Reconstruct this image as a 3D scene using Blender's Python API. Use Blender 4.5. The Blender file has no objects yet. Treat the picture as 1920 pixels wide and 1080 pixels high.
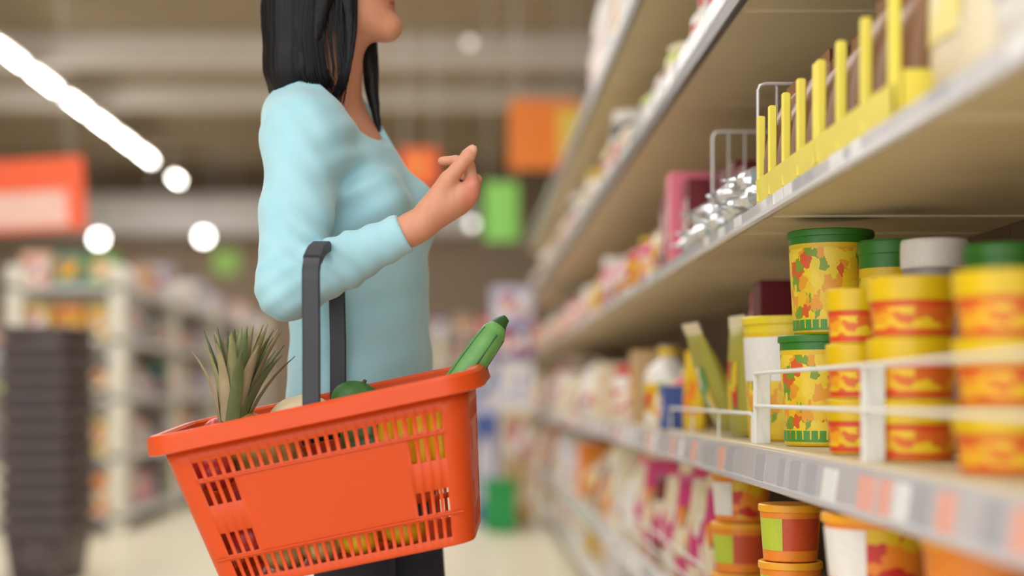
import bpy, math, random
import numpy as np
from mathutils import Vector, Matrix, Euler

scene = bpy.context.scene
PI = math.pi
random.seed(7)
# ------------------------------------------------------------------ camera, world, exposure
FPX = 3000.0                 # focal length in pixels of the 1920-wide frame
VPU, VPV, H = 872.0, 740.0, 0.84
cam_d = bpy.data.cameras.new('camera')
cam = bpy.data.objects.new('camera', cam_d)
scene.collection.objects.link(cam)
cam.location = (0, 0, H)
cam.rotation_euler = (PI / 2, 0, 0)
cam_d.sensor_width = 36.0
cam_d.lens = FPX / 1920 * 36.0
cam_d.shift_x = (960 - VPU) / 1920
cam_d.shift_y = (VPV - 540) / 1920
cam_d.clip_start = 0.05
cam_d.clip_end = 200
cam_d.dof.use_dof = True
cam_d.dof.focus_distance = 2.68
cam_d.dof.aperture_fstop = (cam_d.lens / 1000) / 0.046
scene.camera = cam

world = bpy.data.worlds.new('world')
scene.world = world
world.use_nodes = True
world.node_tree.nodes['Background'].inputs[0].default_value = (0.97, 0.99, 1.0, 1)
world.node_tree.nodes['Background'].inputs[1].default_value = 2.2
vs = scene.view_settings
vs.view_transform = 'Standard'
vs.look = 'None'
vs.exposure = -0.05
vs.gamma = 1
vs.use_curve_mapping = False
scene.cycles.use_denoising = True
scene.cycles.max_bounces = 6
scene.cycles.sample_clamp_indirect = 6.0

def area_light(name, x, y, z, sx, sy, power, color=(1, 0.985, 0.96)):
    d = bpy.data.lights.new(name, 'AREA')
    d.shape = 'RECTANGLE'
    d.size, d.size_y = sx, sy
    d.energy = power
    d.color = color
    o = bpy.data.objects.new(name, d)
    scene.collection.objects.link(o)
    o.location = (x, y, z)
    return o
# unseen overhead lights added to brighten aisle and hall, besides the visible lamp row
area_light('aisle_fill_light', -0.7, 3.0, 4.55, 0.35, 14.0, 115)  # both aisle lights are unseen, put in for light from above
area_light('aisle_fill_light', -2.9, 3.0, 4.55, 0.35, 14.0, 115)
area_light('hall_lamp_and_fill_light', -4.97, 19.0, 4.5, 0.3, 18.0, 270)  # light of the visible strip lamp row
area_light('hall_lamp_and_fill_light', -1.6, 13.0, 4.5, 0.3, 12.0, 240)  # added to brighten the long shelf unit, no lamp row hangs here
area_light('hall_lamp_and_fill_light', 0.6, 21.0, 4.5, 0.3, 14.0, 120)  # added fill for the far hall, has no lamp of its own

# ------------------------------------------------------------------ helpers
def P(u, v, Y):
    """a point of the place seen along pixel (u, v), at its real distance Y down the aisle"""
    return np.array([(u - VPU) * Y / FPX, Y, H + (VPV - v) * Y / FPX])

def lin(c):
    r = []
    for x in c:
        x = x / 255.0
        r.append(x / 12.92 if x <= 0.04045 else ((x + 0.055) / 1.055) ** 2.4)
    return (*r, 1.0)

_mats = {}
def mat(name, col, rough=0.5, metal=0.0, var=0.08, scale=12.0, bump=0.0, bscale=60.0, spec=0.5,
        emit=None, estr=0.0, sub=0.0, trans=0.0, alpha=1.0, coat=0.0):
    if name in _mats:
        return _mats[name]
    m = bpy.data.materials.new(name)
    m.use_nodes = True
    nt = m.node_tree
    b = nt.nodes['Principled BSDF']
    L = lin(col)
    if var > 0:
        tc = nt.nodes.new('ShaderNodeTexCoord')
        n = nt.nodes.new('ShaderNodeTexNoise')
        n.inputs['Scale'].default_value = scale
        n.inputs['Detail'].default_value = 4
        nt.links.new(tc.outputs['Object'], n.inputs['Vector'])
        mx = nt.nodes.new('ShaderNodeMix')
        mx.data_type = 'RGBA'
        mx.inputs[6].default_value = tuple(max(0, c * (1 - var * 1.6)) for c in L[:3]) + (1,)
        mx.inputs[7].default_value = tuple(min(1, c * (1 + var * 1.6)) for c in L[:3]) + (1,)
        nt.links.new(n.outputs['Fac'], mx.inputs[0])
        nt.links.new(mx.outputs[2], b.inputs['Base Color'])
        if bump > 0:
            n2 = nt.nodes.new('ShaderNodeTexNoise')
            n2.inputs['Scale'].default_value = bscale
            nt.links.new(tc.outputs['Object'], n2.inputs['Vector'])
            bp = nt.nodes.new('ShaderNodeBump')
            bp.inputs['Strength'].default_value = bump
            bp.inputs['Distance'].default_value = 0.004
            nt.links.new(n2.outputs['Fac'], bp.inputs['Height'])
            nt.links.new(bp.outputs[0], b.inputs['Normal'])
    else:
        b.inputs['Base Color'].default_value = L
    b.inputs['Roughness'].default_value = rough
    b.inputs['Metallic'].default_value = metal
    b.inputs['Specular IOR Level'].default_value = spec
    b.inputs['Subsurface Weight'].default_value = sub
    if sub:
        b.inputs['Subsurface Radius'].default_value = (1.0, 0.35, 0.2)
        b.inputs['Subsurface Scale'].default_value = 0.006
    b.inputs['Coat Weight'].default_value = coat
    if emit:
        b.inputs['Emission Color'].default_value = lin(emit)
        b.inputs['Emission Strength'].default_value = estr
    _mats[name] = m
    return m

def print_mat(name, cols, scale=30.0, rough=0.4):
    """printed packaging: patches of several colours"""
    if name in _mats:
        return _mats[name]
    m = bpy.data.materials.new(name)
    m.use_nodes = True
    nt = m.node_tree
    b = nt.nodes['Principled BSDF']
    tc = nt.nodes.new('ShaderNodeTexCoord')
    ns = nt.nodes.new('ShaderNodeTexNoise')
    ns.inputs['Scale'].default_value = scale * 1.3
    nt.links.new(tc.outputs['Object'], ns.inputs['Vector'])
    ma = nt.nodes.new('ShaderNodeMix'); ma.data_type = 'RGBA'; ma.blend_type = 'ADD'; ma.inputs[0].default_value = 0.16
    nt.links.new(tc.outputs['Object'], ma.inputs[6]); nt.links.new(ns.outputs['Color'], ma.inputs[7])
    vo = nt.nodes.new('ShaderNodeTexVoronoi')
    vo.inputs['Scale'].default_value = scale
    nt.links.new(ma.outputs[2], vo.inputs['Vector'])
    nz = nt.nodes.new('ShaderNodeSeparateColor')
    nt.links.new(vo.outputs['Color'], nz.inputs[0])
    rp = nt.nodes.new('ShaderNodeValToRGB')
    rp.color_ramp.interpolation = 'CONSTANT'
    e = rp.color_ramp.elements
    n = len(cols)
    pos = [i / n for i in range(n)]
    e[0].position = 0; e[0].color = lin(cols[0])
    e[1].position = pos[1]; e[1].color = lin(cols[1])
    for i in range(2, n):
        x = e.new(pos[i]); x.color = lin(cols[i])
    nt.links.new(nz.outputs[0], rp.inputs[0])
    nt.links.new(rp.outputs[0], b.inputs['Base Color'])
    b.inputs['Roughness'].default_value = rough
    _mats[name] = m
    return m

class MB:
    """collects vertices and faces of one mesh"""
    def __init__(s):
        s.v = []; s.f = []
    def add(s, vs, fs):
        o = len(s.v)
        s.v += [tuple(map(float, p)) for p in vs]
        s.f += [tuple(i + o for i in f) for f in fs]
        return s
    def box(s, x0, x1, y0, y1, z0, z1):
        vs = [(x, y, z) for z in (z0, z1) for y in (y0, y1) for x in (x0, x1)]
        fs = [(0, 2, 3, 1), (4, 5, 7, 6), (0, 1, 5, 4), (2, 6, 7, 3), (0, 4, 6, 2), (1, 3, 7, 5)]
        return s.add(vs, fs)
    def bbox(s, x0, x1, y0, y1, z0, z1, c=0.004):
        """box with chamfered vertical and horizontal edges"""
        rings = []
        for z, i in ((z0, c), (z0 + c, 0), (z1 - c, 0), (z1, c)):
            a, b, cc, d = x0 + i, x1 - i, y0 + i, y1 - i
            k = c
            rings.append([(a + k, cc, z), (b - k, cc, z), (b, cc + k, z), (b, d - k, z), (b - k, d, z), (a + k, d, z), (a, d - k, z), (a, cc + k, z)])
        return s.rings(rings)
    def rings(s, rings, cap=True, closed=True):
        n = len(rings[0]); vs = [p for r in rings for p in r]; fs = []
        for i in range(len(rings) - 1):
            for j in range(n if closed else n - 1):
                k = (j + 1) % n
                fs.append((i * n + j, i * n + k, (i + 1) * n + k, (i + 1) * n + j))
        if cap:
            fs.append(tuple(range(n - 1, -1, -1)))
            fs.append(tuple((len(rings) - 1) * n + j for j in range(n)))
        return s.add(vs, fs)
    def lathe(s, prof, n=24, a0=0.0, a1=2 * PI, cap=True, cx=0, cy=0):
        full = abs(a1 - a0 - 2 * PI) < 1e-6
        m = n if full else n + 1
        rings = [[(cx + r * math.cos(a0 + (a1 - a0) * j / n), cy + r * math.sin(a0 + (a1 - a0) * j / n), z) for j in range(m)] for r, z in prof]
        return s.rings(rings, cap and full, full)
    def tube(s, pts, r, n=8, cap=True, flat=None):
        """tube along points; r number or list; flat=(sx, sy) scales the section, section x axis near world X"""
        pts = [Vector(p) for p in pts]
        rs = r if hasattr(r, '__len__') else [r] * len(pts)
        rings = []; prev = None
        for i, p in enumerate(pts):
            t = (pts[min(i + 1, len(pts) - 1)] - pts[max(i - 1, 0)]).normalized()
            if prev is None:
                ref = Vector((1, 0, 0)) if abs(t.x) < 0.9 else Vector((0, 1, 0))
            else:
                ref = prev
            a = (ref - t * ref.dot(t)).normalized(); b = t.cross(a); prev = a
            fx, fy = flat if flat else (1, 1)
            rings.append([tuple(p + a * (rs[i] * fx * math.cos(2 * PI * j / n)) + b * (rs[i] * fy * math.sin(2 * PI * j / n))) for j in range(n)])
        return s.rings(rings, cap)
    def mesh(s, name, smooth=True, angle=35):
        me = bpy.data.meshes.new(name)
        me.from_pydata(s.v, [], s.f)
        me.update()
        if smooth:
            me.polygons.foreach_set('use_smooth', [True] * len(me.polygons))
            if angle:
                me.set_sharp_from_angle(angle=math.radians(angle))
        me.materials.append(None)
        return me

def obj(name, me, m=None, parent=None, loc=(0, 0, 0), rot=(0, 0, 0), scale=(1, 1, 1)):
    if isinstance(me, MB):
        me = me.mesh(name)
    o = bpy.data.objects.new(name, me)
    scene.collection.objects.link(o)
    o.location = loc; o.rotation_euler = rot; o.scale = scale
    if parent: o.parent = parent
    if m is not None:
        if len(me.materials) == 0: me.materials.append(None)
        o.material_slots[0].link = 'OBJECT'
        o.material_slots[0].material = m
    return o

def tag(o, label=None, cat=None, group=None, kind=None):
    if label: o['label'] = label
    if cat: o['category'] = cat
    if group: o['group'] = group
    if kind: o['kind'] = kind
    return o

def thing(name, label, cat, loc=(0, 0, 0), rot=(0, 0, 0), group=None, scale=(1, 1, 1)):
    o = bpy.data.objects.new(name, None)
    o.empty_display_size = 0.05
    scene.collection.objects.link(o)
    o.location = loc; o.rotation_euler = rot; o.scale = scale
    return tag(o, label, cat, group)

def struct(name, mb, m, parent=None):
    return tag(obj(name, mb, m, parent), kind='structure')

# ------------------------------------------------------------------ the hall
M_floor = mat('floor_vinyl', (226, 217, 192), 0.35, var=0.05, scale=0.8)
M_ceil = mat('ceiling_brown', (168, 153, 130), 0.9, var=0.06, scale=0.7)
M_wall = mat('hall_wall', (168, 150, 132), 0.9, var=0.08, scale=0.6)
M_beam = mat('beam_grey', (240, 236, 232), 0.8, var=0.04, scale=1)
M_bulk = mat('bulkhead_white', (244, 243, 246), 0.7, var=0.03, scale=1)
struct('floor', MB().box(-9.6, 1.7, -1.0, 30.2, -0.05, 0), M_floor)
struct('ceiling', MB().box(-9.6, 1.7, -1.0, 30.2, 5.0, 5.1), M_ceil)
struct('wall_back', MB().box(-9.6, 1.7, 30.0, 30.2, 0, 5.0), M_wall)
struct('wall_left', MB().box(-9.7, -9.5, -1.0, 30.2, 0, 5.0), M_wall)
struct('wall_right', MB().box(1.6, 1.75, -1.0, 30.2, 0, 5.0), M_wall)
struct('trim_1', MB().bbox(-9.5, 1.6, 18.4, 18.6, 4.62, 5.0, 0.02), M_beam)
struct('trim_2', MB().bbox(-9.5, 1.6, 21.3, 21.55, 4.68, 5.0, 0.02), M_beam)
struct('trim_3', MB().bbox(-9.5, 1.6, 24.6, 24.8, 4.82, 5.0, 0.02), M_ceil)
struct('trim_4', MB().bbox(-9.5, 0.2, 29.2, 29.99, 3.8, 4.5, 0.02), M_bulk)
# ------------------------------------------------------------------ tall shelving along the aisle
XF, XB = 0.50, 0.97
M_shelf = mat('shelf_paint', (214, 197, 162), 0.5, var=0.06, scale=5)
M_back = mat('shelf_back', (112, 94, 72), 0.7, var=0.06, scale=4)
M_rail = mat('rail_plastic', (204, 202, 205), 0.25, var=0.05, scale=9, coat=0.3)
M_lip = mat('dark_lip', (92, 86, 84), 0.4, var=0.05)
M_tick_w = mat('ticket_white', (240, 240, 240), 0.35, var=0.02)
M_tick_p = mat('ticket_pink', (240, 176, 160), 0.4, var=0.05)
M_tick_g = mat('ticket_grey', (176, 176, 182), 0.4, var=0.25, scale=120)
M_wire = mat('wire_chrome', (205, 200, 195), 0.3, 0.35, var=0.03)
M_wirew = mat('wire_white', (232, 232, 226), 0.35, var=0.03)
#          key  bottom   top     style
SHELVES = [('A', 1.140, 1.215, 'lip'), ('B', 0.715, 0.805, 'lip'), ('C', 0.300, 0.330, 'thin'),
           ('D', -0.156, -0.088, 'rail'), ('E', -0.535, -0.475, 'rail'), ('F', -0.74, -0.69, 'rail')]
TOP = {k: H + t for k, b, t, s in SHELVES}
ORD = ['first', 'second', 'third', 'fourth', 'fifth', 'sixth', 'seventh', 'eighth', 'ninth', 'tenth', 'eleventh', 'twelfth',
       'thirteenth', 'fourteenth', 'fifteenth', 'sixteenth', 'seventeenth', 'eighteenth', 'nineteenth', 'twentieth',
       'twenty-first', 'twenty-second', 'twenty-third', 'twenty-fourth', 'twenty-fifth', 'twenty-sixth', 'twenty-seventh',
       'twenty-eighth', 'twenty-ninth', 'thirtieth', 'thirty-first', 'thirty-second', 'thirty-third', 'thirty-fourth',
       'thirty-fifth', 'thirty-sixth', 'thirty-seventh', 'thirty-eighth', 'thirty-ninth', 'fortieth']
BL = 1.25
_bm = {}
def bay_meshes():
    L = BL - 0.004
    d = {}
    for k, b, t, s in SHELVES:
        h = t - b
        # folded sheet-metal board: top plate, two cross ribs and end flanges below it, back flange
        m = MB().bbox(XF + 0.012, XB, 0, L, -h + 0.003, 0.0, 0.002)
        d['board' + k] = m.mesh('shelf_board', angle=20)
    # price rails: slightly tilted plastic strips with a rolled lip
    d['rib'] = MB().bbox(XF + 0.02, XB - 0.01, -0.004, 0.004, -0.004, 0.001, 0.001).mesh('rib')
    d['lip_dark'] = MB().bbox(XF - 0.002, XF + 0.014, 0, L, 0, 0.034, 0.002).mesh('front_lip', angle=20)
    def rail(h, tilt):
        prof = [(XF + tilt, h), (XF + 0.006 + tilt, h + 0.004), (XF + 0.014 + tilt, h + 0.002), (XF + 0.014, 0.0), (XF + 0.004, -0.003), (XF - 0.002, 0.0), (XF - 0.001, 0.008), (XF + 0.003, 0.01)]
        return MB().rings([[(x, y, z) for x, z in prof] for y in (0, L)]).mesh('price_rail', angle=25)
    d['rail_lip'] = rail(0.052, 0.004)
    d['rail_thin'] = rail(0.027, 0.002)
    d['rail_rail'] = rail(0.062, 0.010)
    d['ticket'] = MB().bbox(-0.0012, 0.0, -0.5, 0.5, 0, 1, 0.0004).mesh('price_ticket', angle=20)
    d['upright'] = MB().bbox(XB + 0.013, XB + 0.05, 0.0, 0.06, 0, 2.45, 0.004).mesh('upright')
    d['back'] = MB().box(XB, XB + 0.012, 0.0, L, 0.02, 2.42).mesh('back_panel')
    return d
BM_ = bay_meshes()
rt = random.Random(3)
for k in range(-2, 8):
    y0 = 2.85 + k * BL
    wh = ['holds the tall lavender bag at the frame edge', 'holds the yellow round tubs and the yellow tray', 'holds the wire dividers and silver foil packets'] 
    if k < 1:
        lab = 'beige metal shelving bay that ' + wh[k + 2]
    else:
        lab = 'beige metal shelving bay, %s beyond the one with the wire dividers' % ORD[k - 1]
    bay = thing('shelving_bay', lab, 'shelving', (0, y0, 0), group='bays of the tall aisle shelving')
    obj('back_panel', BM_['back'], M_back, bay)
    obj('upright', BM_['upright'], M_shelf, bay)
    for key, b, t, s in SHELVES:
        bd = obj('shelf_board', BM_['board' + key], M_shelf, bay, (0, 0, H + t))
        for yr in (0.14, 1.10):
            obj('rib', BM_['rib'], M_shelf, bd, (0, yr, b - t + 0.003))
        if s == 'lip':
            obj('front_lip', BM_['lip_dark'], M_lip, bay, (0, 0, H + b))
            rl = obj('price_rail', BM_['rail_lip'], M_rail, bay, (0, 0, H + b + 0.036)); rh = 0.05
        elif s == 'thin':
            rl = obj('price_rail', BM_['rail_thin'], M_rail, bay, (0, 0, H + b)); rh = 0.024
        else:
            rl = obj('price_rail', BM_['rail_rail'], M_rail, bay, (0, 0, H + b)); rh = 0.058
        if k <= 3 and key in 'BCDE':
            y = 0.03 + rt.random() * 0.05
            while y < BL - 0.1:
                w = rt.uniform(0.05, 0.085)
                if rt.random() < 0.8:
                    if key == 'D':
                        mm = rt.choice([M_tick_g, M_tick_g, M_tick_p, M_tick_w])
                    else:
                        mm = rt.choice([M_tick_w, M_tick_g, M_rail])
                    tl = {'lip': 0.004, 'thin': 0.002, 'rail': 0.010}[s]
                    obj('price_ticket', BM_['ticket'], mm, rl, (XF - 0.0005 + 0.004, y + w / 2, 0.010), (0, math.atan2(tl - 0.003, rh), 0), (1, w, rh * 0.75))
                y += w + rt.uniform(0.005, 0.05)

# wire fences on the shelf fronts
def fence(y0, y1, z, rods, hgt, label, plate=True, spacing=0.30, x=XF + 0.018, r=0.0036):
    t = thing('wire_fence', label, 'shelf fence', (x, y0, z), group='wire shelf fences')
    L = y1 - y0
    for zz in rods:
        obj('rail_wire', MB().tube([(0, 0, zz), (0, L, zz)], r, 8).mesh('rail_wire'), M_wirew, t)
    n = max(1, int(L / spacing))
    me = MB().tube([(0, 0, 0), (0, 0, hgt)], r * 0.75, 6).mesh('upright_wire')
    for i in range(n + 1):
        obj('upright_wire', me, M_wirew, t, (0.003, i * L / n, 0))
    if plate:
        obj('end_plate', MB().bbox(-0.003, 0.028, -0.0015, 0.0015, 0, hgt, 0.001).mesh('end_plate'), M_wirew, t, (0, L, 0))
    return t
fence(1.10, 2.08, TOP['D'], (0.068, 0.126), 0.128, 'white wire fence in front of the yellow round tubs', spacing=1)
fence(2.09, 2.86, TOP['D'], (0.068, 0.126), 0.128, 'white wire fence in front of the white-labelled vegetable tubs', spacing=1)
fence(2.90, 4.05, TOP['D'], (0.054,), 0.056, 'low white wire fence in front of the leaning pouches', plate=False)
fence(3.46, 4.05, TOP['E'], (0.05, 0.10), 0.102, 'white wire fence in front of the pink pouches', plate=False)
fence(4.12, 5.30, TOP['E'], (0.05, 0.10), 0.102, 'white wire fence beyond the pink pouches on the lower shelf', plate=False)

# wire dividers standing across the shelf
def divider(y, label, w=0.34, h=0.222):
    t = thing('wire_divider', label, 'wire divider', (XF + 0.02, y, TOP['C']), group='wire dividers')
    r = 0.0032
    pts = [(0, 0, 0), (0, 0, h - 0.012), (0.004, 0, h - 0.003), (0.014, 0, h), (w - 0.014, 0, h), (w - 0.004, 0, h - 0.003), (w, 0, h - 0.012), (w, 0, 0)]
    obj('frame_wire', MB().tube(pts, r, 8).mesh('frame_wire'), M_wire, t)
    me = MB().tube([(0, 0, 0), (0, 0, h)], r * 0.75, 6).mesh('upright_wire')
    for i in range(1, 10):
        obj('upright_wire', me, M_wire, t, (i * w / 10, 0.003, 0))
    for zz in (0.004, h * 0.40):
        obj('cross_wire', MB().tube([(0, 0, zz), (w, 0, zz)], r * 0.8, 6).mesh('cross_wire'), M_wire, t)
    return t
divider(2.84, 'tall wire divider standing beside the yellow display tray')
divider(3.36, 'wire divider standing behind the silver foil packets')
# ------------------------------------------------------------------ packaged goods: kinds
def tub_mesh():        # unit: r_top 0.5, height 1
    body = MB().lathe([(0.0, 0.0), (0.40, 0.0), (0.42, 0.02), (0.475, 0.86), (0.475, 0.87), (0.0, 0.87)], 28, cap=False).mesh('tub_body')
    lid = MB().lathe([(0.0, 0.865), (0.485, 0.865), (0.50, 0.875), (0.505, 0.93), (0.50, 0.985), (0.485, 1.0), (0.44, 0.985), (0.0, 0.985)], 28, cap=False).mesh('lid')
    return body, lid
TUB_BODY, TUB_LID = tub_mesh()
DEEP_LID = MB().lathe([(0.0, 0.60), (0.475, 0.60), (0.488, 0.61), (0.502, 0.93), (0.50, 0.985), (0.485, 1.0), (0.44, 0.985), (0.0, 0.985)], 28, cap=False).mesh('lid')
THIN_LID = MB().lathe([(0.0, 0.865), (0.478, 0.865), (0.478, 0.93), (0.498, 0.935), (0.503, 0.955), (0.498, 0.99), (0.485, 1.0), (0.44, 0.985), (0.0, 0.985)], 28, cap=False).mesh('lid')
def band(z0, z1, a0, a1, off=0.004, n=16):
    r = lambda z: 0.42 + (0.475 - 0.42) * (z - 0.02) / 0.84 + off
    return MB().lathe([(r(z0) - off * 1.5, z0), (r(z0), z0), (r(z1), z1), (r(z1) - off * 1.5, z1)], n, a0, a1, cap=False).mesh('label_band')
def carton_mesh(b=0.012):
    return MB().bbox(-0.5, 0.5, -0.5, 0.5, 0, 1, b).mesh('carton_body', angle=20)
CARTON = carton_mesh()
CPANEL = MB().bbox(-0.507, -0.499, -0.36, 0.36, 0.2, 0.78, 0.003).mesh('front_print')
CFLAP = MB().bbox(-0.5, 0.5, -0.5, 0.5, 0.0, 0.012, 0.004).mesh('top_flap')
def pouch_mesh():      # unit pillow bag: x depth 1, y width 1, z height 1
    rings = []
    for z, d, w in ((0, .72, .86), (.03, .85, .95), (.15, 1, 1), (.4, .96, .97), (.65, .72, .96), (.82, .36, .98), (.9, .07, 1)):
        rings.append([(0.5 * d * math.copysign(abs(math.cos(a)) ** 0.8, math.cos(a)), 0.5 * w * math.copysign(abs(math.sin(a)) ** 0.6, math.sin(a)), z) for a in [2 * PI * i / 20 for i in range(20)]])
    body = MB().rings(rings).mesh('pouch_body', angle=50)
    m = MB()
    n = 14; top = []; bot = []
    for s in (-1, 1):
        m.add([(s * 0.03 + 0.012 * (-1) ** i, -0.5 + i / n, z) for z in (0.89, 1.0) for i in range(n + 1)],
              [(i, i + 1, n + 2 + i, n + 1 + i) if s < 0 else (i + 1, i, n + 1 + i, n + 2 + i) for i in range(n)])
    m.add([(x, -0.5 + i / n, 1.0) for x in (-0.03, 0.03) for i in range(n + 1)], [(i, i + 1, n + 2 + i, n + 1 + i) for i in range(n)])
    return body, m.mesh('top_seal', angle=20)
POUCH, SEAL = pouch_mesh()
PPATCH = None
def pouch_patch():
    rings = []
    m = MB(); vs = []; n = 8
    for z, d in ((.2, 1.0), (.35, .99), (.5, .9), (.62, .76)):
        for i in range(n + 1):
            y = -0.3 + 0.6 * i / n
            s = min(1, abs(y) / 0.5)
            a = math.asin(s ** (1 / 0.6)); x = -0.5 * d * (math.cos(a) ** 0.8) - 0.012
            vs.append((x, y, z))
    fs = [(r * (n + 1) + i, (r + 1) * (n + 1) + i, (r + 1) * (n + 1) + i + 1, r * (n + 1) + i + 1) for r in range(3) for i in range(n)]
    m.add(vs, fs)
    return m.mesh('front_print')
PPATCH = pouch_patch()
BOTTLE = MB().lathe([(0, 0), (0.46, 0), (0.5, 0.03), (0.5, 0.62), (0.44, 0.72), (0.2, 0.84), (0.17, 0.86), (0.17, 0.9), (0, 0.9)], 20, cap=False).mesh('bottle_body')
BCAP = MB().lathe([(0, 0.885), (0.215, 0.885), (0.22, 0.9), (0.22, 0.985), (0.2, 1.0), (0, 1.0)], 16, cap=False).mesh('cap')
BLABEL = MB().lathe([(0.49, 0.16), (0.508, 0.16), (0.508, 0.54), (0.49, 0.54)], 20, cap=False).mesh('label_band')
JARB = MB().lathe([(0, 0), (0.44, 0), (0.5, 0.05), (0.5, 0.66), (0.42, 0.78), (0.4, 0.82), (0, 0.82)], 20, cap=False).mesh('jar_body')
JCAP = MB().lathe([(0, 0.8), (0.43, 0.8), (0.45, 0.82), (0.45, 0.97), (0.42, 1.0), (0, 1.0)], 20, cap=False).mesh('cap')

COL = {'white': (236, 232, 226), 'cream': (232, 218, 186), 'yellow': (228, 190, 30), 'orange': (240, 140, 40), 'red': (205, 48, 42),
       'maroon': (110, 22, 34), 'pink': (232, 120, 140), 'magenta': (205, 50, 120), 'purple': (110, 80, 140), 'blue': (70, 90, 160),
       'lavender': (196, 196, 220), 'green': (80, 150, 60), 'lime': (190, 205, 60), 'teal': (60, 130, 120), 'brown': (140, 98, 62),
       'tan': (196, 160, 116), 'grey': (150, 148, 146), 'black': (40, 36, 36), 'silver': (200, 202, 206), 'peach': (235, 180, 150), 'olive': (168, 160, 62)}
def cm(c, kind='pk', rough=0.4):
    return mat('%s_%s' % (kind, c), COL[c], rough, var=0.07, scale=25)
PRT = {c: print_mat('print_' + c, [COL[c], COL[d], COL[c], COL[e], COL[c]], 4.5) for c, d, e in
       [('white', 'red', 'blue'), ('cream', 'orange', 'brown'), ('yellow', 'red', 'green'), ('orange', 'yellow', 'red'), ('red', 'white', 'yellow'),
        ('pink', 'white', 'magenta'), ('magenta', 'cream', 'white'), ('blue', 'white', 'yellow'), ('green', 'yellow', 'white'), ('grey', 'white', 'black'),
        ('lavender', 'white', 'purple'), ('brown', 'cream', 'orange')]}
VEG = print_mat('vegetable_print', [(128, 156, 44), (236, 204, 44), (238, 190, 40), (232, 160, 44), (236, 206, 50), (218, 96, 44), (240, 208, 60), (238, 204, 44), (236, 196, 40)], 9)
NOODLE = print_mat('noodle_print', [(226, 110, 36), (238, 164, 30), (240, 196, 34), (240, 196, 36), (242, 204, 40), (238, 176, 36)], 4.5)

def make(kind, col, label, loc, size, rotz=0, group=None, accent='white', name=None, tilt=(0, 0), lid=None, prt=None):
    """one packaged thing; size = (depth x, width y, height z), front faces the aisle (-x)"""
    nm = name or {'tub': 'food_tub', 'carton': 'carton', 'pouch': 'pouch', 'bottle': 'bottle', 'jar': 'jar'}[kind]
    t = thing(nm, label, kind, loc, (tilt[0], tilt[1], rotz), group, size)
    m = cm(col); a = cm(accent)
    p = prt or PRT.get(accent, PRT['white'])
    if kind == 'tub':
        obj('tub_body', TUB_BODY, m, t)
        obj('lid', TUB_LID, cm(lid or col), t)
        obj('label_band', BANDS['wide'], p, t)
    elif kind == 'carton':
        obj('carton_body', CARTON, m, t)
        obj('front_print', CPANEL, p, t)
        obj('top_flap', CFLAP, a, t, (0, 0, 0.999))
    elif kind == 'pouch':
        obj('pouch_body', POUCH, m, t)
        obj('top_seal', SEAL, a, t)
        obj('front_print', PPATCH, p, t)
    elif kind == 'bottle':
        obj('bottle_body', BOTTLE, m, t)
        obj('cap', BCAP, cm(lid or accent), t)
        obj('label_band', BLABEL, p, t)
    elif kind == 'jar':
        obj('jar_body', JARB, m, t)
        obj('cap', JCAP, cm(lid or accent), t)
        obj('label_band', BLABEL, p, t)
    return t
BANDS = {'wide': band(0.16, 0.74, PI * 0.55, PI * 1.75), 'white': band(0.14, 0.80, PI * 0.90, PI * 1.34, 0.006), 'whitetop': band(0.48, 0.83, PI * 0.90, PI * 1.40, 0.006), 'vegwide': band(0.06, 0.82, PI * 0.85, PI * 1.98),
         'veg': band(0.10, 0.82, PI * 1.345, PI * 1.98), 'ring': band(0.50, 0.60, 0, 2 * PI, 0.006, 28), 'noodle': band(0.14, 0.50, 0, 2 * PI, 0.004, 28), 'low': band(0.04, 0.14, 0, 2 * PI, 0.005, 28)}

# ---- shelf D near: vegetable tubs, yellow round tubs
def at(u, Y, z, dv=0):
    return ((u - VPU) * Y / FPX, Y, z)
def veg_tub(loc, s, h, label, lidc='yellow', white=True, green=False, grp='vegetable tubs'):
    t = thing('food_tub', label, 'tub', loc, (0, 0, 0), grp, (s, s, h))
    obj('tub_body', TUB_BODY, cm('yellow'), t)
    obj('lid', THIN_LID, mat('lid_' + lidc, {'green': (52, 120, 36), 'yellow': (232, 206, 40)}[lidc], 0.4, var=0.05), t)
    obj('label_band', BANDS['vegwide'], VEG, t)
    if white: tag(obj('white_label', BANDS['whitetop'], cm('white'), t), 'blank white label')
    if green: obj('green_band', BANDS['low'], cm('green'), t)
    return t
zD = TOP['D'] + 0.001
Yv = 2.50
veg_tub(at(1480, 3.04, zD), 0.180, 0.234, 'yellow-rimmed vegetable tub with a white label behind the wire fence')
veg_tub(at(1540, 2.74, zD), 0.147, 0.188, 'green-lidded vegetable tub beneath the tall green-lidded tub', 'green', False, True)
veg_tub(at(1557, 2.74, zD + 0.189), 0.147, 0.177, 'tall vegetable tub with a green lid just under the shelf board', 'green', False, True)
def round_tub(loc, s, h, label, low=True):
    t = thing('round_tub', label, 'tub', loc, (0, 0, 0), 'yellow round tubs with red bands', (s, s, h))
    obj('tub_body', TUB_BODY, cm('yellow'), t)
    obj('lid', DEEP_LID, mat('pk_brightyellow', (228, 190, 6), 0.35, var=0.04), t)
    obj('label_band', BANDS['noodle'], NOODLE, t)
    obj('red_band', BANDS['ring'], mat('pk_bandred', (222, 74, 34), 0.4, var=0.06), t)
    if low: obj('red_band', BANDS['low'], mat('pk_bandred', (222, 74, 34)), t)
    return t
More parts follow.
